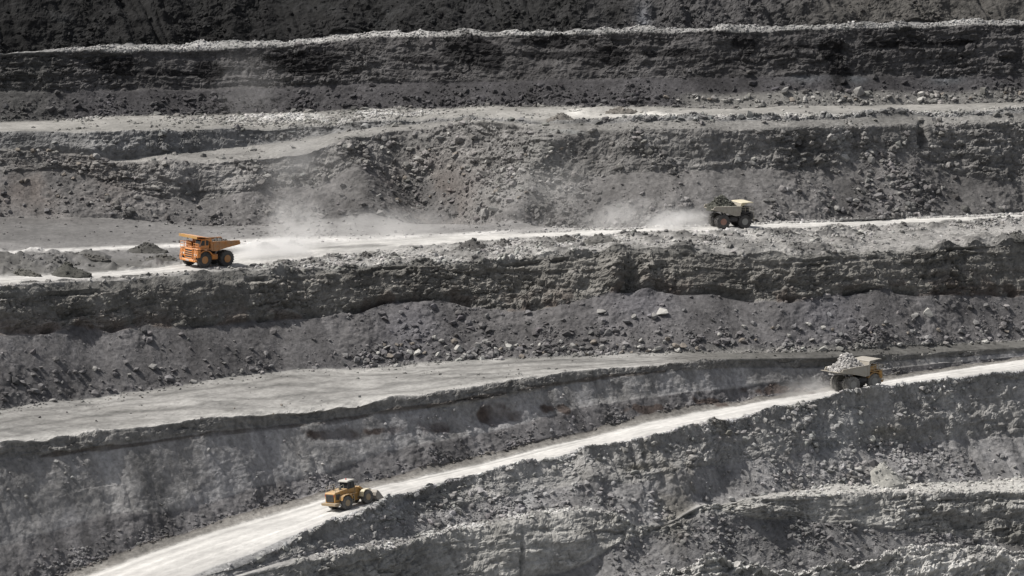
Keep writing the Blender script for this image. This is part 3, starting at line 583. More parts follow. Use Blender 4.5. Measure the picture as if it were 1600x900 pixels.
# ---------------------------------------------------------------- boulders one can pick out
def hull_mesh(name, npts, flat, shade):
    bm = bmesh.new()
    for _ in range(npts):
        v = Vector(rng.normal(size=3)).normalized()
        m = max(abs(v.x), abs(v.y), abs(v.z)); v = v * (0.55 + 0.45 / m * 0.75)
        bm.verts.new((v.x * (0.8 + .5 * rng.random()), v.y * 0.9, v.z * flat))
    r = bmesh.ops.convex_hull(bm, input=bm.verts)
    bmesh.ops.delete(bm, geom=list({g for g in list(r['geom_interior']) + list(r['geom_unused']) if isinstance(g, bmesh.types.BMVert)}), context='VERTS')
    me = bpy.data.meshes.new(name); bm.to_mesh(me); bm.free()
    ca = me.attributes.new('stone_colour', 'FLOAT_COLOR', 'POINT')
    for d in ca.data: d.color = (*shade, 1)
    me.materials.append(M_STONE)
    return me
SHADES = {'dark': (.12, .117, .12), 'grey': (.21, .206, .20), 'pale': (.33, .325, .31), 'brown': (.17, .153, .135)}
HULLS = {s: [hull_mesh('boulder', 16, (.75, .55, .85, .65, .45, .7)[i], c) for i in range(6)] for s, c in SHADES.items()}
def boulder(x, y, a, b, r, shade, label, group=None, hull=None, stretch=1.0):
    p, _, _ = spot(x, y, a, b)
    me = HULLS[shade][rng.integers(6) if hull is None else hull]
    o = bpy.data.objects.new('boulder', me); COL.objects.link(o)
    o.rotation_euler = (rng.normal() * .35, rng.normal() * .35, rng.random() * 6.28)
    o.scale = (r * stretch, r, r); o.location = p + Vector((0, 0, r * 0.28))
    return props(o, label, 'boulder', group)
ONE_OFF = [
    (1032, 489, 'D_mid', 'D_toe', 1.25, 'pale', 'large rounded pale boulder perched halfway up the purple-grey scree', 0, 1.0),
    (1022, 497, 'D_mid', 'D_toe', .75, 'grey', 'smaller grey boulder resting against the large perched pale boulder', 2, 1.0),
    (990, 497, 'D_mid', 'D_toe', .75, 'grey', 'lone upright grey boulder left of the large perched pale boulder', 3, 1.0),
    (938, 488, 'D_mid', 'D_toe', .8, 'grey', 'flat grey slab lying high on the scree left of the perched boulders', 4, 1.4),
    (1448, 492, 'D_mid', 'D_toe', 1.15, 'pale', 'tall pale slab standing alone on the scree under the dark brown band', 2, 1.0),
    (1427, 494, 'D_mid', 'D_toe', .85, 'grey', 'low grey boulder just left of the tall standing slab', 4, 1.3),
    (758, 337, 'C_mid', 'C_toe', 1.3, 'grey', 'large round grey boulder at the mouth of the gully', 2, 1.0),
    (774, 329, 'C_mid', 'C_toe', 1.1, 'pale', 'broad pale boulder right behind the large round one at the gully mouth', 3, 1.4),
    (1342, 147, 'B_mid', 'B_toe', 1.35, 'grey', 'biggest grey block in the rubble strip at the foot of the dark wall', 2, 1.0),
    (1438, 157, 'B_mid', 'B_toe', .95, 'pale', 'pale flat boulder at the roadside under the dark wall, far right', 4, 1.5),
    (1228, 144, 'B_mid', 'B_toe', 1.1, 'grey', 'tilted grey block at the left end of the rubble strip under the dark wall', 3, 1.2),
    (1362, 252, 'C_mid', 'C_toe', 1.0, 'grey', 'grey block lodged beside the top of the dark boulder cone', 2, 1.0),
    (480, 183, 'B_toe', 'C_crest', .85, 'pale', 'upright pale block on the stone-littered second terrace', 3, 1.0),
    (372, 201, 'B_toe', 'C_crest', .9, 'dark', 'dark block standing at the edge of the second terrace above the ramp', 2, 1.0),
    (1365, 727, 'F_mid', 'F_toe', 1.0, 'dark', 'dark boulder at the left shoulder of the pale gravel heap', 2, 1.1),
    (1340, 735, 'F_mid', 'F_toe', .75, 'pale', 'pale boulder just below the dark one beside the gravel heap', 3, 1.3),
    (1420, 751, 'F_mid', 'G_crest', .7, 'pale', 'pale boulder at the right foot of the gravel heap', 2, 1.2),
    (466, 845, 'road1_front', 'F_mid', .55, 'pale', 'single pale flat stone on the dark verge left of the ledge', 4, 1.5),
    (585, 571, 'D_mid', 'E_crest', .8, 'grey', 'long grey block lying at the edge of the pale terrace', 4, 1.5),
    (1245, 366, 'road2_front', 'D_crest', .6, 'pale', 'pale block among the rubble beside the upper haul road', 3, 1.4)]
for x, y, a, b, r, s, lab, h, st in ONE_OFF: boulder(x, y, a, b, r, s, lab, None, h, st)
ZONES = [  # x range, y range, lines, how many, radius, shades, label, group
    ((590, 1090), (528, 560), 'D_mid', 'D_toe', 78, (.40, .85), ('grey', 'pale', 'grey', 'brown'), "the pale terrace's rubble row", 'boulders at the back of the pale terrace'),
    ((60, 420), (560, 612), 'D_mid', 'D_toe', 26, (.45, .85), ('dark', 'grey', 'dark'), "the dark lower-left scree", 'boulders left of the pale terrace'),
    ((1120, 1600), (505, 543), 'D_mid', 'D_toe', 32, (.40, .75), ('grey', 'pale', 'brown'), "the yellow-cabbed truck's scree", 'boulders above the yellow-cabbed truck'),
    ((1040, 1600), (144, 163), 'B_mid', 'B_toe', 36, (.45, .85), ('grey', 'pale', 'brown'), "the dark wall's rubble strip", 'boulders at the foot of the dark wall'),
    ((1310, 1480), (265, 337), 'C_mid', 'C_toe', 34, (.45, .95), ('dark', 'grey', 'dark'), "the cone-shaped rockfall", 'boulders of the rockfall cone'),
    ((590, 880), (200, 330), 'ramp_front', 'C_toe', 38, (.45, .95), ('grey', 'brown', 'pale'), "the broad gully", 'boulders in the gully'),
    ((0, 180), (215, 338), 'ramp_front', 'C_toe', 24, (.45, .95), ('grey', 'brown', 'dark'), "the upper-left scree", 'boulders on the left scree'),
    ((1255, 1600), (722, 764), 'F_mid', 'G_crest', 26, (.30, .60), ('pale', 'pale', 'grey'), "the lower-right ledge", 'boulders on the lower right ledge'),
    ((0, 600), (590, 690), 'D_toe', 'E_crest', 11, (.20, .42), ('dark', 'brown'), "the open pale terrace", 'dark stones on the pale terrace')]
ORD = 'first second third fourth fifth sixth seventh eighth ninth tenth eleventh twelfth thirteenth fourteenth fifteenth sixteenth seventeenth eighteenth nineteenth twentieth'.split()
for xr, yr, a, b, nb, rr_, shs, lab, grp in ZONES:
    k = max(2, min(5, nb // 8)); parts = {2: ('left half', 'right half'), 3: ('left end', 'middle', 'right end'), 4: ('left end', 'left half', 'right half', 'right end'), 5: ('left end', 'left half', 'middle', 'right half', 'right end')}[k]
    xs = (np.arange(nb) + rng.random(nb)) / nb; cnt = {}
    for u_ in xs:
        part = parts[min(k - 1, int(u_ * k))]; cnt[part] = cnt.get(part, 0) + 1
        u = rng.random() ** 2; sh = shs[rng.integers(len(shs))]; size = 'small' if u < .2 else ('middling' if u < .6 else 'big')
        boulder(xr[0] + (xr[1] - xr[0]) * u_, yr[0] + (yr[1] - yr[0]) * rng.random() ** .7, a, b, rr_[0] + (rr_[1] - rr_[0]) * u, sh,
                f'{size} {sh} boulder, {ORD[min(cnt[part], 20) - 1]} from left, {part} of {lab}', grp)

# ---------------------------------------------------------------- tipped heaps
def mound_mesh(name, rx, ry, h, col, seed, rough=.16, stones=90, smax=.3):
    nt_, nr_ = 40, 16
    vs, fs = [], []
    vs.append((0, 0, h))
    for j in range(1, nr_ + 1):
        for i in range(nt_):
            a = 2 * math.pi * i / nt_; q = j / nr_
            vs.append((math.cos(a) * rx * q, math.sin(a) * ry * q, h * max(0, (1 - q ** 1.02)) - (0.5 if j == nr_ else 0)))
    va = np.array(vs); off = seed * 13.7
    nz = fbm(va[:, 0] + off, va[:, 1], va[:, 2], 1 / 1.6, 4, seed % 8)
    lump = fbm(va[:, 0] + off, va[:, 1], va[:, 2] * 0, 1 / (0.5 * rx + .5), 2, (seed + 3) % 8)
    va[:, 2] += (rough * nz * 1.6 + .12 * h * lump) * (va[:, 2] > -.2); va[:, 0] *= 1 + .06 * lump; va[:, 1] *= 1 + .06 * lump
    for i in range(nt_): fs.append((0, 1 + i, 1 + (i + 1) % nt_))
    for j in range(nr_ - 1):
        for i in range(nt_):
            a = 1 + j * nt_ + i; b_ = 1 + j * nt_ + (i + 1) % nt_
            fs.append((a, a + nt_, b_ + nt_, b_))
    k = rng.integers(0, len(va) - nt_, stones)
    s = np.clip(.08 * (1 - rng.random(stones)) ** (-1 / 1.8), .08, smax)
    n0 = len(va)
    v = ICO[None] * (0.55 + 0.75 * rng.random((stones, 12, 1))); v = np.einsum('nij,nkj->nki', rand_rot(stones), v) * s[:, None, None] + va[k][:, None, :] + rng.normal(size=(stones, 1, 3)) * np.array([.12, .12, .02])
    va = np.concatenate([va, v.reshape(-1, 3)])
    fs += [tuple(int(q) for q in t) for t in (ICF[None] + (np.arange(stones) * 12)[:, None, None]).reshape(-1, 3) + n0]
    me = bpy.data.meshes.new(name); me.from_pydata(va.tolist(), [], fs)
    ca = me.attributes.new('stone_colour', 'FLOAT_COLOR', 'POINT')
    cc = np.ones((len(va), 4), np.float32); cc[:, :3] = np.array(col) * (0.85 + .3 * rng.random((len(va), 1)))
    cc[n0:, :3] = np.repeat(np.array(col)[None] * (0.8 + 1.1 * rng.random((stones, 1))), 12, axis=0)
    ca.data.foreach_set('color', cc.ravel()); me.materials.append(M_STONE)
    return me
HEAPS = [  # foot x, foot y, width px, height px, lines, colour, label
    (742, 391, 54, 19, 'road2_front', 'D_crest', (.07, .068, .066), 'tallest dark cone of gravel beside the upper haul road'),
    (788, 384, 46, 10, 'road2_front', 'D_crest', (.085, .083, .08), 'low dark heap right of the tallest gravel cone by the haul road'),
    (572, 402, 30, 8, 'road2_front', 'D_crest', (.08, .078, .075), 'small dark heap at the left end of the roadside heaps'),
    (885, 379, 44, 13, 'road2_front', 'D_crest', (.075, .073, .07), 'dark rubble heap at the roadside left of centre between the two trucks'),
    (940, 378, 62, 13, 'road2_front', 'D_crest', (.10, .098, .093), 'wide grey rubble heap at the roadside below the beige truck dust'),
    (228, 394, 72, 15, 'C_toe', 'road2_back', (.065, .064, .06), 'dark heap directly left of the orange truck'),
    (105, 432, 74, 19, 'C_toe', 'road2_front', (.062, .062, .056), 'dark rounded heap at the roadside on the far left'),
    (32, 430, 66, 10, 'C_toe', 'road2_front', (.085, .083, .075), 'low rubble heap at the left edge beside the haul road'),
    (30, 405, 80, 7, 'C_toe', 'road2_back', (.065, .063, .06), 'long low dark heap on the left between the two white tracks'),
    (140, 404, 74, 8, 'C_toe', 'road2_back', (.07, .068, .064), 'low dark heap in the middle between the two white tracks'),
    (253, 407, 56, 7, 'C_toe', 'road2_back', (.08, .078, .073), 'low stony heap just left of the orange truck front wheels'),
    (418, 388, 40, 11, 'C_toe', 'road2_back', (.17, .167, .16), 'dusty grey heap right behind the orange truck'),
    (455, 385, 36, 7, 'C_toe', 'road2_back', (.20, .197, .19), 'pale low heap in the dust behind the orange truck'),
    (878, 188, 50, 12, 'B_toe', 'C_crest', (.115, .108, .10), 'brown earth mound on the second terrace'),
    (968, 175, 60, 10, 'B_toe', 'C_crest', (.12, .112, .102), 'flat brown mound against the dark wall on the second terrace'),
    (1384, 759, 80, 34, 'F_mid', 'G_crest', (.26, .257, .24), 'pale cone of fine gravel on the lower right ledge'),
    (1590, 372, 40, 10, 'road2_front', 'D_crest', (.075, .074, .07), 'dark rubble heap at the right edge beside the haul road')]
for i, (x, y, w, h, a, b, col, lab) in enumerate(HEAPS):
    p, r, ci = spot(x, y, a, b)
    d = (p.y * CP - (p.z - CAM_H) * SP) / F_PX
    rx = w * .5 * d; hh = h * d * 1.05
    me = mound_mesh('spoil_heap', rx, min(rx * .8, max(hh * 1.8, 1.5)), hh, col, i + 1)
    o = bpy.data.objects.new('spoil_heap', me); COL.objects.link(o)
    o.location = p + Vector((0, min(rx * .8, hh * 1.8) * .6, -.15))
    props(o, lab, 'heap', 'tipped heaps of gravel and rubble')

# ---------------------------------------------------------------- vehicles
def paint(name, col, dust=(.30, .29, .27), amount=.35, rough=.55, metal=0.0, scale=1.4):
    """paint or steel with dry quarry dust settled in blotches and on upward faces"""
    m = bpy.data.materials.new(name); m.use_nodes = True; nt = m.node_tree; b = nt.nodes['Principled BSDF']
    b.inputs['Roughness'].default_value = rough; b.inputs['Metallic'].default_value = metal; b.inputs['Specular IOR Level'].default_value = .3
    tc = nt.nodes.new('ShaderNodeTexCoord'); nz = nt.nodes.new('ShaderNodeTexNoise'); nz.inputs['Scale'].default_value = scale; nz.inputs['Detail'].default_value = 7; nz.inputs['Roughness'].default_value = .7
    nt.links.new(tc.outputs['Object'], nz.inputs['Vector'])
    ge = nt.nodes.new('ShaderNodeNewGeometry'); sx = nt.nodes.new('ShaderNodeSeparateXYZ'); nt.links.new(ge.outputs['Normal'], sx.inputs[0])
    up_ = nt.nodes.new('ShaderNodeMapRange'); up_.inputs[1].default_value = .3; up_.inputs[2].default_value = 1.0; up_.inputs[3].default_value = 0; up_.inputs[4].default_value = .35
    nt.links.new(sx.outputs['Z'], up_.inputs[0])
    mr = nt.nodes.new('ShaderNodeMapRange'); mr.inputs[1].default_value = .35; mr.inputs[2].default_value = .7; mr.inputs[3].default_value = amount * .35; mr.inputs[4].default_value = amount * 1.6
    nt.links.new(nz.outputs['Fac'], mr.inputs[0])
    ad = nt.nodes.new('ShaderNodeMath'); ad.operation = 'ADD'; ad.use_clamp = True; nt.links.new(mr.outputs[0], ad.inputs[0]); nt.links.new(up_.outputs[0], ad.inputs[1])
    mx = nt.nodes.new('ShaderNodeMix'); mx.data_type = 'RGBA'; mx.inputs[6].default_value = (*col, 1); mx.inputs[7].default_value = (*dust, 1)
    nt.links.new(ad.outputs[0], mx.inputs[0]); nt.links.new(mx.outputs[2], b.inputs['Base Color'])
    return m
M = {'orange': paint('orange_paint', (.80, .27, .018), amount=.34), 'orange_bed': paint('worn_orange_steel', (.58, .24, .06), (.32, .27, .22), .42),
     'yellow': paint('yellow_paint', (.50, .25, .04), (.30, .26, .20), amount=.40), 'cream': paint('cream_paint', (.50, .43, .26), (.46, .44, .39), .25),
     'beige': paint('dusty_beige_steel', (.30, .27, .22), (.40, .38, .34), .5), 'dark': paint('dark_steel', (.03, .03, .033), (.2, .19, .18), .22),
     'tyre': paint('tyre_rubber', (.022, .022, .024), (.22, .21, .195), .30, .85), 'dusty_tyre': paint('dusty_tyre_rubber', (.035, .035, .035), (.25, .24, .225), .45, .9),
     'pale_tyre': paint('dust_caked_tyre_rubber', (.05, .05, .048), (.30, .288, .268), .6, .9),
     'dull_beige': paint('dull_beige_steel', (.24, .22, .18), (.30, .285, .26), .5),
     'rim_orange': paint('orange_rim', (.55, .22, .03), amount=.3), 'rim_grey': paint('grey_rim', (.26, .26, .24), (.32, .31, .29), .4), 'rim_red': paint('rusty_rim', (.26, .10, .06), amount=.3),
     'rim_yellow': paint('dusty_yellow_rim', (.34, .24, .12), (.3, .27, .23), .45), 'chrome': paint('bare_steel', (.35, .35, .36), (.3, .29, .27), .3, .35, .7),
     'white': paint('white_paint', (.42, .41, .38), (.38, .365, .34), .3), 'red': paint('red_plastic', (.6, .03, .03), amount=.05), 'rail': paint('rail_steel', (.45, .40, .30), amount=.3),
     'bucket': paint('worn_bucket_steel', (.20, .18, .155), (.36, .34, .31), .5)}
g_ = bpy.data.materials.new('cab_glass'); g_.use_nodes = True
gb = g_.node_tree.nodes['Principled BSDF']; gb.inputs['Base Color'].default_value = (.02, .024, .028, 1); gb.inputs['Roughness'].default_value = .08
M['glass'] = g_
lm = bpy.data.materials.new('lamp_lens'); lm.use_nodes = True
lb = lm.node_tree.nodes['Principled BSDF']; lb.inputs['Base Color'].default_value = (.75, .73, .66, 1); lb.inputs['Roughness'].default_value = .15
M['lens'] = lm

class MB:
    def __init__(s): s.v, s.f = [], []
    def add(s, vs, fs):
        n = len(s.v); s.v += [tuple(v) for v in vs]; s.f += [tuple(i + n for i in f) for f in fs]; return s
    def box(s, x0, x1, y0, y1, z0, z1, bev=.03):
        bm = bmesh.new(); bmesh.ops.create_cube(bm, size=1)
        for v in bm.verts: v.co = ((x0 + x1) / 2 + v.co.x * (x1 - x0), (y0 + y1) / 2 + v.co.y * (y1 - y0), (z0 + z1) / 2 + v.co.z * (z1 - z0))
        b = min(bev, abs(x1 - x0) * .3, abs(y1 - y0) * .3, abs(z1 - z0) * .3)
        if b > .004: bmesh.ops.bevel(bm, geom=bm.edges[:], offset=b, segments=1, affect='EDGES')
        return s.frombm(bm)
    def frombm(s, bm):
        bm.verts.index_update(); s.add([v.co[:] for v in bm.verts], [[v.index for v in f.verts] for f in bm.faces]); bm.free(); return s
    def prism(s, prof, y0, y1):                      # profile in x,z swept along y
        n = len(prof); vs = [(x, y0, z) for x, z in prof] + [(x, y1, z) for x, z in prof]
        fs = [tuple(range(n)), tuple(range(2 * n - 1, n - 1, -1))] + [(i, i + n, (i + 1) % n + n, (i + 1) % n) for i in range(n)]
        return s.add(vs, fs)
    def tube(s, pts, r, n=6):
        for a, b in zip(pts[:-1], pts[1:]):
            a, b = Vector(a), Vector(b); d = (b - a).normalized(); q = d.to_track_quat('Z', 'Y')
            ring = [q @ Vector((r * math.cos(2 * math.pi * i / n), r * math.sin(2 * math.pi * i / n), 0)) for i in range(n)]
            s.add([a + o for o in ring] + [b + o for o in ring], [(i, (i + 1) % n, (i + 1) % n + n, i + n) for i in range(n)] + [tuple(range(n))[::-1], tuple(range(n, 2 * n))])
        return s
    def lathe(s, prof, c, n=32, axis='y', sgn=1):    # profile (radius, offset along the axle)
        vs, fs = [], []
        for r, o in prof:
            for i in range(n):
                a = 2 * math.pi * i / n
                vs.append((c[0] + r * math.cos(a), c[1] + sgn * o, c[2] + r * math.sin(a)) if axis == 'y' else (c[0] + r * math.cos(a), c[1] + r * math.sin(a), c[2] + o))
        for j in range(len(prof) - 1):
            for i in range(n): fs.append((j * n + i, j * n + (i + 1) % n, (j + 1) * n + (i + 1) % n, (j + 1) * n + i))
        fs.append(tuple(range(n))); fs.append(tuple(range((len(prof) - 1) * n, len(prof) * n))[::-1])
        return s.add(vs, fs)
    def build(s, name, mat, parent, smooth=False, label=None):
        me = bpy.data.meshes.new(name); me.from_pydata(s.v, [], s.f)
        bm = bmesh.new(); bm.from_mesh(me); bmesh.ops.recalc_face_normals(bm, faces=bm.faces); bm.to_mesh(me); bm.free()
        if smooth:
            for p in me.polygons: p.use_smooth = True
            me.set_sharp_from_angle(angle=math.radians(35))
        me.materials.append(M[mat]); o = bpy.data.objects.new(name, me); COL.objects.link(o); o.parent = parent
        if label: o['label'] = label
        return o
def stand(name, x, y, a, b, heading, label, cat, group=None, scale=1.0):
    """an Empty standing on the road surface at a pixel's ground point, tilted with the road"""
    p, r, ci = spot(x, y, a, b)
    pts = P[ROW[a]:ROW[b] + 1].reshape(-1, 3); q = pts[((pts[:, :2] - np.array(p)[None, :2]) ** 2).sum(1) < 36]
    A = np.c_[q[:, 0] - p.x, q[:, 1] - p.y, np.ones(len(q))]; k, *_ = np.linalg.lstsq(A, q[:, 2], rcond=None)
    nrm = Vector((-k[0], -k[1], 1)).normalized(); h = Vector((*heading, 0)).normalized()
    fx = (h - nrm * h.dot(nrm)).normalized(); fy = nrm.cross(fx)
    o = bpy.data.objects.new(name, None); COL.objects.link(o); o.empty_display_size = .5
    o.matrix_world = Matrix.Translation((p.x, p.y, k[2] + .02)) @ Matrix((fx, fy, nrm)).transposed().to_4x4() @ Matrix.Scale(scale, 4)
    return props(o, label, cat, group)
def wheel(par, x, y, R, w, sgn, tyre, rim, name='wheel'):
    hub = MB().lathe([(.34 * R, -.30 * w), (.34 * R, .10 * w), (.26 * R, .36 * w), (.12 * R, .40 * w)], (x, y, R), 20, sgn=sgn).build(name, 'dark' if rim == 'rim_grey' else rim, par, True)
    h = w / 2
    MB().lathe([(.47 * R, -h * .9), (.84 * R, -h), (.96 * R, -h * .86), (R, -h * .55), (R, h * .55), (.96 * R, h * .86), (.84 * R, h), (.60 * R, h * .94), (.49 * R, h * .86), (.47 * R, h * .5)], (x, y, R), 36, sgn=sgn).build('tyre', tyre, hub, True)
    t = MB()
    for i in range(20):                               # tread lugs, standing on the running face
        for side in (-1, 1):
            a = 2 * math.pi * (i + (.5 if side > 0 else 0)) / 20
            c, s_ = math.cos(a), math.sin(a); b = MB().box(-.05 * R, .035 * R, -h * .42, h * .42, -.075 * R, .075 * R, 0)
            t.add([(x + c * (R + v[0]) - s_ * v[2], y + side * h * .43 + v[1], R + s_ * (R + v[0]) + c * v[2]) for v in b.v], b.f)
    t.build('tread', tyre, hub)
    MB().lathe([(.48 * R, h * .86), (.43 * R, h * .88), (.38 * R, h * .45), (.30 * R, h * .40), (.22 * R, h * .55), (.10 * R, h * .58)], (x, y, R), 28, sgn=sgn).build('rim', rim, hub, True)
    return hub

def dump_truck(x, y, a, b, heading, label, scale, body, bed, canopy, rims, tyre, style):
    T = stand('dump_truck', x, y, a, b, heading, label, 'truck', 'haul trucks in the pit', scale)
    R = 1.32
    for s in (-1, 1):
        wheel(T, 2.3, s * 2.05, R, .8, s, tyre, rims[0], 'front_wheel')
        wheel(T, -2.2, s * 2.22, R, .74, s, tyre, rims[1], 'rear_wheel')
        wheel(T, -2.2, s * 1.36, R, .74, -s, tyre, rims[1], 'rear_wheel')
    m = MB()
    for s in (-1, 1): m.box(-3.3, 3.7, s * .62 - .17, s * .62 + .17, 1.25, 1.85)
    for cx_ in (-3.0, -.6, 1.2, 3.2): m.box(cx_ - .15, cx_ + .15, -.5, .5, 1.35, 1.75)
    m.build('chassis', 'dark', T)
    MB().lathe([(.3, -1.0), (.5, -.55), (.62, 0), (.5, .55), (.3, 1.0)], (-2.2, 0, R), 20).build('rear_axle', 'dark', T, True)
    MB().tube([(2.3, -1.7, R), (2.3, 1.7, R)], .2, 10).build('front_axle', 'dark', T)
    for s in (-1, 1):
        MB().tube([(-.4, s * .8, 1.5), (-1.5, s * .8, 2.9)], .17, 10).build('hoist_cylinder', 'chrome', T)
        MB().tube([(2.3, s * 1.35, 1.3), (2.35, s * 1.2, 2.9)], .2, 10).build('suspension_strut', 'chrome', T)
    m = MB().tube([(-.75, -1.65, 1.75), (.85, -1.65, 1.75)], .55, 16); m.build('fuel_tank', body if style == 1 else 'dark', T, True)
    m = MB().box(-.6, .7, 1.15, 2.05, 1.25, 2.15, .1); m.build('hydraulic_tank', body if style == 1 else 'dark', T)
    # front
    MB().box(2.9, 3.85, -1.12, 1.12, 1.35, 3.1, .08).build('engine_bay', body, T)
    gr = MB().box(3.86, 3.93, -.98, .98, 1.62, 2.95, .02).build('grille', 'dark', T)
    m = MB()
    for yy in (-1.04, 1.04): m.box(3.86, 4.0, yy - .07, yy + .07, 1.5, 3.08)
    for zz in (1.53, 3.02): m.box(3.86, 4.0, -.97, .97, zz - .07, zz + .07)
    m.build('grille_frame', body, gr)
    for zz in (1.95, 2.3, 2.62): MB().box(3.94, 3.99, -.95, .95, zz - .06, zz + .06, .01).build('grille_bar', body if style == 1 else 'chrome', gr)
    bu = MB().box(3.75, 4.2, -2.25, 2.25, 1.0, 1.38, .08).build('bumper', body, T)
    MB().box(4.21, 4.24, -.5, .5, 1.08, 1.3, .01).build('number_plate', 'white', bu)
    for s in (-1, 1):
        fe = MB().prism([(3.85, 1.75), (3.85, 2.95), (3.35, 3.0), (3.2, 2.6), (3.35, 1.8)], s * 1.25, s * 2.45).build('front_pod', body, T)
        for k in (0, 1): MB().lathe([(.17, 0), (.17, .06)], (0, 0, 0), 12).build('headlight', 'lens', fe).matrix_local = Matrix.Translation((3.92, s * (1.55 + .5 * k), 2.2)) @ Matrix.Rotation(rad(90), 4, 'Z')
        # mudguard arch over the front wheel
        arc = [(2.3 + 1.62 * math.cos(t), 1.35 + 1.62 * math.sin(t)) for t in np.linspace(rad(28), rad(152), 12)]
        arc2 = [(2.3 + 1.50 * math.cos(t), 1.35 + 1.50 * math.sin(t)) for t in np.linspace(rad(152), rad(28), 12)]
        MB().prism(arc + arc2, s * 1.6, s * 2.6).build('mudguard', body, T, True)
    MB().box(1.15, 3.95, -2.62, 2.62, 3.08, 3.2, .03).build('deck', body, T)
    # cab on the left, filter housings and cabinet on the right
    cab = MB().prism([(1.55, 3.21), (1.45, 4.72), (3.05, 4.72), (3.3, 3.95), (3.3, 3.21)], .75, 2.35).build('cab', body, T)
    MB().prism([(3.085, 4.66), (3.315, 3.97), (3.325, 4.0), (3.10, 4.68)], .88, 2.22).build('windscreen', 'glass', cab)
    MB().prism([(2.45, 3.75), (2.45, 4.6), (2.98, 4.6), (3.2, 3.97), (3.2, 3.75)], 2.352, 2.38).build('side_window', 'glass', cab)
    MB().prism([(1.65, 3.75), (1.65, 4.6), (2.2, 4.6), (2.2, 3.75)], 2.352, 2.38).build('side_window', 'glass', cab)
    MB().prism([(1.75, 3.75), (1.75, 4.6), (2.98, 4.6), (3.2, 3.97), (3.2, 3.75)], .72, .748).build('side_window', 'glass', cab)
    MB().box(1.38, 3.2, .66, 2.44, 4.73, 4.84, .04).build('cab_roof', body, cab)
    for yy in (-1.15, -1.75):
        MB().lathe([(.10, .95), (.30, .95), (.30, .12), (.2, 0)], (2.9, yy, 3.22), 16, 'z').build('air_filter', body if style != 2 else 'dark', T, True)
    MB().box(1.5, 2.4, -2.35, -1.0, 3.21, 4.0, .06).build('electric_cabinet', body if style != 2 else 'dark', T)
    MB().box(2.3, 3.7, -.8, .55, 3.21, 3.42, .05).build('hood', body, T)
    MB().tube([(2.6, .2, 3.42), (2.6, .2, 4.3)], .11, 8).build('exhaust_pipe', 'dark', T)
    m = MB()
    rp = [(1.35, -2.55), (3.88, -2.55), (3.88, .55), ]
    for z_ in (3.65, 4.1): m.tube([(px_, py_, z_) for px_, py_ in rp], .035)
    for px_, py_ in ((1.35, -2.55), (2.2, -2.55), (3.05, -2.55), (3.88, -2.55), (3.88, -1.5), (3.88, -.5), (3.88, .55)): m.tube([(px_, py_, 3.2), (px_, py_, 4.1)], .035)
    m.build('railing', 'rail' if style != 1 else body, T)
    m = MB()
    for z_ in (3.65, 4.1): m.tube([(3.88, 1.2, z_), (3.88, 2.55, z_), (3.4, 2.55, z_)], .035)
    for px_, py_ in ((3.88, 1.2), (3.88, 2.55), (3.4, 2.55)): m.tube([(px_, py_, 3.2), (px_, py_, 4.1)], .035)
    m.build('railing', 'rail' if style != 1 else body, T)
    for s in (-1, 1):
        m = MB()
        for off in (0, .5): m.tube([(4.25, s * (1.75 + off), 1.2), (3.98, s * (1.75 + off), 3.1)], .045)
        for i in range(6): m.tube([(4.23 - .045 * i, s * 1.75, 1.4 + .3 * i), (4.23 - .045 * i, s * 2.25, 1.4 + .3 * i)], .03)
        m.build('ladder', body if style == 1 else 'rail', T)
        m = MB().tube([(3.7, s * 2.6, 3.6), (3.85, s * 2.95, 3.9)], .03).box(3.78, 3.86, s * 2.95 - .14, s * 2.95 + .14, 3.65, 4.15, .02); m.build('mirror', 'dark', T)
    # tipping body: floor, two sides, front wall, canopy
    tail = {1: -4.75, 2: -4.45, 3: -4.5}[style]; rim_z = 4.32; rear_z = {1: 4.25, 2: 4.2, 3: 4.15}[style]
    lo_ = .30 if style == 1 else 0
    side = [(1.17, 2.52 + lo_), (1.42, rim_z), (tail + .25, rear_z), (tail, rear_z - .35), (tail + .12, rear_z - .62), (-1.6, 2.95 + lo_ * .6), (.2, 2.42 + lo_)]
    W = 2.62
    fl = [(1.05, 2.55 + lo_), (.15, 2.52 + lo_), (-1.6, 3.05 + lo_ * .6), (tail + .1, rear_z - .6), (tail + .1, rear_z - .48), (-1.6, 3.18 + lo_ * .6), (.15, 2.66 + lo_), (1.03, 2.68 + lo_)]
    bd = MB().prism(fl, -W + .145, W - .145).build('dump_body', bed, T)
    for s in (-1, 1): MB().prism(side, s * (W - .14), s * W).build('side_panel', bed, bd)
    MB().prism([(1.0, 2.56 + lo_), (1.30, rim_z + .55), (1.42, rim_z + .55), (1.13, 2.56 + lo_)], -W + .15, W - .15).build('front_wall', bed, bd)
    ct = .26 if style == 1 else 0; xf = 4.15 if style == 1 else 3.75
    cn = MB().prism([(1.25, 4.88), (1.43, 5.0), (xf - .55, 5.12 + ct * .8), (xf, 5.1 + ct), (xf, 4.92 + ct), (xf - .55, 4.97 + ct * .8), (1.43, 4.87)], -W, W).build('canopy', canopy, bd)
    for s in (-1, 1): MB().prism([(1.44, 4.86), (1.0, rim_z + .02), (1.43, rim_z + .02), (2.6, 4.9)], s * (W - .12), s * (W - .02)).build('canopy_gusset', canopy, bd)
    if style == 1: MB().box(4.16, 4.2, -W + .02, W - .02, 4.92, 5.40, .02).build('canopy_lip', 'yellow', cn)
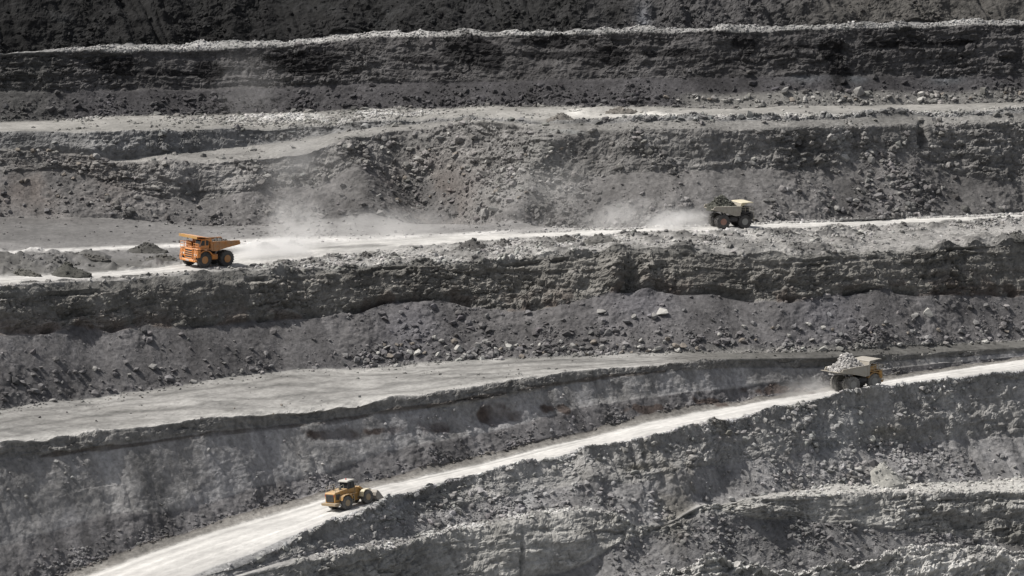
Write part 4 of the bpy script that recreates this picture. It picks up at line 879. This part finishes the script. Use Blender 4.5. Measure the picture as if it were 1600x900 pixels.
    for s in (-1, 1):
        MB().tube([(1.42, s * W, rim_z), (tail + .25, s * W, rear_z)], .09, 8).build('side_rail', bed, bd)
        for xx in ((.75, -.45, -1.65, -2.85, -3.9) if style != 3 else (.85, -3.3)):
            zt_ = rim_z + (rear_z - rim_z) * (1.42 - xx) / (1.42 - tail) - .06
            zb_ = np.interp(-xx, [-.2, 1.6, -tail], [2.45 + lo_, 2.98 + lo_ * .6, rear_z - .6]) + .03
            MB().prism([(xx - .09, zb_), (xx - .09, zt_), (xx + .09, zt_), (xx + .09, zb_)], s * (W + .002), s * (W + .10)).build('rib', bed, bd)
        if style == 1: MB().prism([(1.1, 3.55), (-4.3, 3.74), (-4.3, 3.86), (1.1, 3.7)], s * (W + .002), s * (W + .06)).build('rub_strip', bed, bd)
    if style == 3: MB().prism([(tail + .1, rear_z - .6), (tail - .75, rear_z - .42), (tail - .75, rear_z - .3), (tail + .1, rear_z - .47)], -W + .05, W - .05).build('tail_lip', bed, bd)
    return T
def rock_load(T, label, cx_, rx, ry, h, base, col, seed, stones, smax):
    me = mound_mesh('rock_load', rx, ry, h, col, seed, .2, stones, smax)
    o = bpy.data.objects.new('rock_load', me); COL.objects.link(o)
    o.matrix_world = T.matrix_world @ Matrix.Translation((cx_, 0, base))
    return props(o, label, 'load', 'loads of broken rock on the trucks')
t1 = dump_truck(325, 415.2, 'road2_back', 'road2_front', (-.76, -.65), 'bright orange dump truck driving left along the upper haul road', 1.0, 'orange', 'orange_bed', 'orange', ('rim_orange', 'rim_orange'), 'tyre', 1)
rock_load(t1, 'low dark load of rubble in the bed of the orange truck', -1.7, 2.9, 2.35, .45, 3.80, (.07, .068, .064), 3, 160, .32)
t2 = dump_truck(1139, 355.5, 'road2_back', 'road2_front', (.95, .31), 'dusty beige dump truck with pale canopy trailing dust on the upper haul road', .93, 'dark', 'beige', 'cream', ('rim_grey', 'rim_red'), 'tyre', 2)
rock_load(t2, 'dark heaped load of rubble on the beige truck', -1.75, 3.1, 2.55, 2.3, 3.75, (.065, .066, .057), 5, 700, .30)
t3 = dump_truck(1337, 608, 'road1_back', 'road1_front', (.87, .50), 'loaded grey-beige dump truck with yellow cab climbing the lower haul road', 1.0, 'yellow', 'beige', 'dull_beige', ('rim_grey', 'rim_grey'), 'pale_tyre', 3)
rock_load(t3, 'tall load of pale broken rock on the truck with yellow cab', -1.6, 3.7, 2.55, 2.35, 3.72, (.26, .253, .245), 7, 900, .32)

def wheel_loader(x, y, heading):
    T = stand('wheel_loader', x, y, 'road1_back', 'road1_front', heading, 'yellow wheel loader with white cab roof driving up the lower haul road', 'wheel loader', None, 1.0)
    R = 1.03
    for s in (-1, 1):
        wheel(T, 2.25, s * 1.32, R, .82, s, 'dusty_tyre', 'rim_yellow', 'front_wheel'); wheel(T, -2.25, s * 1.32, R, .82, s, 'dusty_tyre', 'rim_yellow', 'rear_wheel')
    MB().tube([(-2.25, -1.0, R), (-2.25, 1.0, R)], .32, 12).build('rear_axle', 'dark', T); MB().tube([(2.25, -1.0, R), (2.25, 1.0, R)], .32, 12).build('front_axle', 'dark', T)
    MB().prism([(-3.9, .95), (-3.9, 1.35), (-.2, 1.45), (.1, 1.1), (-.3, .75), (-3.2, .75)], -.75, .75).build('rear_frame', 'dark', T)
    hood = MB().prism([(-4.25, 1.3), (-4.25, 2.68), (-4.1, 2.82), (-2.0, 2.98), (-1.35, 2.98), (-1.35, 1.3)], -.98, .98).build('engine_hood', 'yellow', T)
    gr = MB().box(-4.30, -4.255, -.80, .80, 1.45, 2.6, .02).build('rear_grille', 'dark', hood)
    for i in range(6): MB().box(-4.34, -4.305, -.76, .76, 1.55 + .18 * i, 1.60 + .18 * i, .005).build('grille_slat', 'dark', gr)
    for s in (-1, 1):
        MB().box(-3.95, -3.05, s * .985, s * 1.01, 1.75, 2.55, .005).build('side_vent', 'dark', hood)
        MB().box(-4.29, -4.256, s * .90 - .05, s * .90 + .05, 2.3, 2.55, .01).build('tail_light', 'red', hood)
        MB().prism([(-3.45, 1.6), (-3.2, 2.15), (-2.7, 2.32), (-1.75, 2.32), (-1.25, 2.0), (-1.1, 1.5), (-1.2, 1.45), (-1.42, 1.92), (-1.85, 2.22), (-2.65, 2.22), (-3.1, 2.06), (-3.33, 1.6)], s * 1.02, s * 1.75).build('rear_fender', 'yellow', T)
        ff = MB().prism([(.95, 1.35), (1.15, 1.95), (1.6, 2.28), (2.5, 2.3), (2.95, 2.1), (2.9, 2.0), (2.45, 2.19), (1.65, 2.17), (1.28, 1.88), (1.08, 1.35)], s * .98, s * 1.75).build('front_fender', 'cream', T)
        m = MB()
        for k in (0, .42): m.tube([(-1.0 + k, s * 1.5, .6), (-.95 + k, s * 1.35, 2.0)], .035)
        for i in range(4): m.tube([(-1.0, s * (1.5 - .035 * i), .7 + .36 * i), (-.55, s * (1.5 - .035 * i), .7 + .36 * i)], .03)
        m.build('ladder', 'rail', T)
        m = MB()
        for z_ in (3.25, 3.7): m.tube([(-3.9, s * .95, z_ - .1), (-2.1, s * .95, z_ + .02)], .03)
        for xx in (-3.9, -3.0, -2.1): m.tube([(xx, s * .95, 2.8), (xx, s * .95, 3.66)], .03)
        m.build('handrail', 'rail', T)
        m = MB().tube([(.1, s * .95, 3.7), (.35, s * 1.35, 3.85)], .03).box(.32, .38, s * 1.45 - .12, s * 1.45 + .12, 3.45, 3.95, .02); m.build('mirror', 'dark', T)
    cw = MB().prism([(-4.75, 1.0), (-4.75, 1.32), (-3.6, 1.32), (-3.6, .9), (-4.4, .85)], -1.45, 1.45).build('counterweight', 'rim_yellow', T)
    MB().box(-3.9, -3.55, -1.52, -1.46, .85, 1.15, .01).build('number_plate', 'white', cw)
    MB().tube([(-2.9, .35, 2.95), (-2.9, .35, 3.6)], .1, 10).build('exhaust_pipe', 'dark', hood)
    MB().lathe([(.2, 0), (.2, .35), (.26, .38), (.1, .5)], (-2.3, -.35, 2.98), 14, 'z').build('air_intake', 'dark', hood, True)
    MB().box(-1.35, .45, -1.25, 1.25, 1.98, 2.12, .03).build('platform', 'yellow', T)
    cab = MB().box(-1.15, .35, -.82, .82, 2.13, 2.85, .06).build('cab', 'yellow', T)
    MB().prism([(-1.12, 2.86), (-1.0, 3.88), (.22, 3.88), (.42, 2.86)], -.74, .74).build('cab_glazing', 'glass', cab)
    m = MB()
    for s in (-1, 1):
        for (x0, x1) in ((-1.14, -1.02), (-.35, -.32), (.42, .24)): m.tube([(x0, s * .77, 2.84), (x1, s * .75, 3.9)], .055)
    m.build('cab_pillar', 'dark', cab)
    rf = MB().prism([(-1.25, 3.9), (-1.2, 4.06), (-.9, 4.12), (.35, 4.12), (.58, 4.04), (.6, 3.9)], -.95, .95).build('cab_roof', 'white', cab)
    MB().lathe([(.09, 0), (.09, .14), (.05, .19)], (-.4, .1, 4.125), 10, 'z').build('beacon', 'red', rf)
    MB().prism([(.3, .8), (.3, 2.0), (1.0, 2.75), (1.7, 2.75), (2.4, 1.9), (2.5, .8)], -.55, .55).build('front_frame', 'yellow', T)
    MB().tube([(.1, 0, .95), (.1, 0, 1.9)], .28, 12).build('articulation_joint', 'dark', T)
    for s in (-1, 1):
        MB().prism([(1.15, 2.7), (1.45, 2.85), (3.0, 1.75), (4.0, .72), (4.0, .38), (3.7, .45), (2.7, 1.45)], s * .60, s * .78).build('lift_arm', 'yellow', T)
        MB().tube([(1.0, s * .5, 1.1), (2.9, s * .5, 1.45)], .11, 10).build('lift_cylinder', 'chrome', T)
    MB().prism([(2.3, 2.05), (2.55, 2.2), (3.3, 1.75), (3.5, 1.15), (3.3, 1.1), (2.9, 1.55)], -.22, .22).build('bell_crank', 'yellow', T)
    MB().tube([(1.5, 0, 2.55), (2.5, 0, 2.05)], .12, 10).build('tilt_cylinder', 'chrome', T)
    prof = [(3.75, .55), (3.62, .95), (3.75, 1.45), (4.05, 1.75), (4.1, 1.66), (3.86, 1.38), (3.76, .97), (3.86, .62), (4.2, .38), (5.25, .32), (5.25, .22), (4.15, .25)]
    bk = MB().prism(prof, -1.85, 1.85).build('bucket', 'bucket', T)
    for s in (-1, 1): MB().prism([(3.72, .6), (3.70, 1.4), (4.08, 1.72), (4.35, 1.5), (5.2, .40), (5.2, .24), (4.15, .26)], s * 1.86, s * 1.92).build('bucket_side', 'bucket', bk)
    MB().prism([(5.1, .21), (5.1, .33), (5.42, .26), (5.42, .22)], -1.92, 1.92).build('cutting_edge', 'chrome', bk)
    return T
wheel_loader(548, 790, (.66, .75))

# ---------------------------------------------------------------- dust raised by the trucks
def dust_material(name, dens, nscale, lo, hi):
    m = bpy.data.materials.new(name); m.use_nodes = True; nt = m.node_tree; nt.nodes.remove(nt.nodes['Principled BSDF'])
    out = nt.nodes['Material Output']; pv = nt.nodes.new('ShaderNodeVolumePrincipled')
    pv.inputs['Color'].default_value = (.92, .915, .91, 1); pv.inputs['Anisotropy'].default_value = .25
    tc = nt.nodes.new('ShaderNodeTexCoord'); ln = nt.nodes.new('ShaderNodeVectorMath'); ln.operation = 'LENGTH'
    nt.links.new(tc.outputs['Object'], ln.inputs[0])
    fo = nt.nodes.new('ShaderNodeMapRange'); fo.interpolation_type = 'SMOOTHSTEP'; fo.inputs[1].default_value = 1.0; fo.inputs[2].default_value = .15; fo.inputs[3].default_value = 0; fo.inputs[4].default_value = 1
    nt.links.new(ln.outputs['Value'], fo.inputs[0])
    ge = nt.nodes.new('ShaderNodeNewGeometry')
    nz = nt.nodes.new('ShaderNodeTexNoise'); nz.inputs['Scale'].default_value = nscale; nz.inputs['Detail'].default_value = 5; nz.inputs['Roughness'].default_value = .55; nz.inputs['Distortion'].default_value = .6
    nt.links.new(ge.outputs['Position'], nz.inputs['Vector'])
    mr = nt.nodes.new('ShaderNodeMapRange'); mr.interpolation_type = 'SMOOTHSTEP'; mr.inputs[1].default_value = lo; mr.inputs[2].default_value = hi; mr.inputs[3].default_value = 0; mr.inputs[4].default_value = dens
    nt.links.new(nz.outputs['Fac'], mr.inputs[0])
    mu = nt.nodes.new('ShaderNodeMath'); mu.operation = 'MULTIPLY'; nt.links.new(fo.outputs[0], mu.inputs[0]); nt.links.new(mr.outputs[0], mu.inputs[1])
    nt.links.new(mu.outputs[0], pv.inputs['Density']); nt.links.new(pv.outputs[0], out.inputs['Volume'])
    return m
def dust(x, y, a, b, size, lift, heading, tilt, mat, label):
    p, _, _ = spot(x, y, a, b)
    bm = bmesh.new(); bmesh.ops.create_icosphere(bm, subdivisions=3, radius=1.0); me = bpy.data.meshes.new('dust_cloud'); bm.to_mesh(me); bm.free()
    me.materials.append(mat); o = bpy.data.objects.new('dust_cloud', me); COL.objects.link(o)
    o.location = p + Vector((0, 0, lift)); o.scale = size
    o.rotation_euler = (0, -tilt, math.atan2(heading[1], heading[0]))
    return props(o, label, 'dust', kind='stuff')
DM = dust_material('thick_road_dust', .45, .24, .26, .66)
DP = dust_material('rising_dust', .15, .20, .30, .68)
DF = dust_material('drifting_dust', .05, .13, .28, .68)
DV = dust_material('faint_dust', .022, .07, .22, .70)
dust(428, 398, 'road2_back', 'road2_front', (13, 5, 3.0), .8, (.62, .78), 0, DM, 'thick low dust trailing behind the orange truck')
dust(462, 380, 'C_toe', 'road2_front', (8, 7, 7.5), 2.4, (.6, .8), 0, DP, 'puff of dust rising above the road behind the orange truck')
dust(580, 376, 'C_toe', 'road2_front', (30, 12, 5.5), 1.4, (.7, .7), 0, DF, 'thin dust hanging over the road junction')
dust(475, 342, 'C_mid', 'C_toe', (13, 9, 17), 5, (.9, .3), 0, DF, 'pale dust drifting up the third wall behind the orange truck')
dust(385, 176, 'B_mid', 'B_toe', (11, 6, 13), 4, (1, 0), 0, DV, 'faint column of dust in front of the dark wall on the left')
dust(1060, 357, 'road2_back', 'road2_front', (10, 4, 3.2), 1.0, (.8, .6), 0, DM, 'thick dust trailing behind the beige truck')
dust(1000, 354, 'C_mid', 'road2_front', (17, 6, 5.0), 1.4, (.85, .5), 0, DP, 'spreading dust further behind the beige truck')
dust(860, 345, 'C_mid', 'C_toe', (19, 8, 10), 3, (.9, .4), 0, DF, 'thin old dust against the wall left of the beige truck')
dust(1262, 618, 'road1_back', 'road1_front', (10, 4, 3.0), .8, (.75, .65), 0, DP, 'thin dust behind the wheels of the truck with yellow cab')
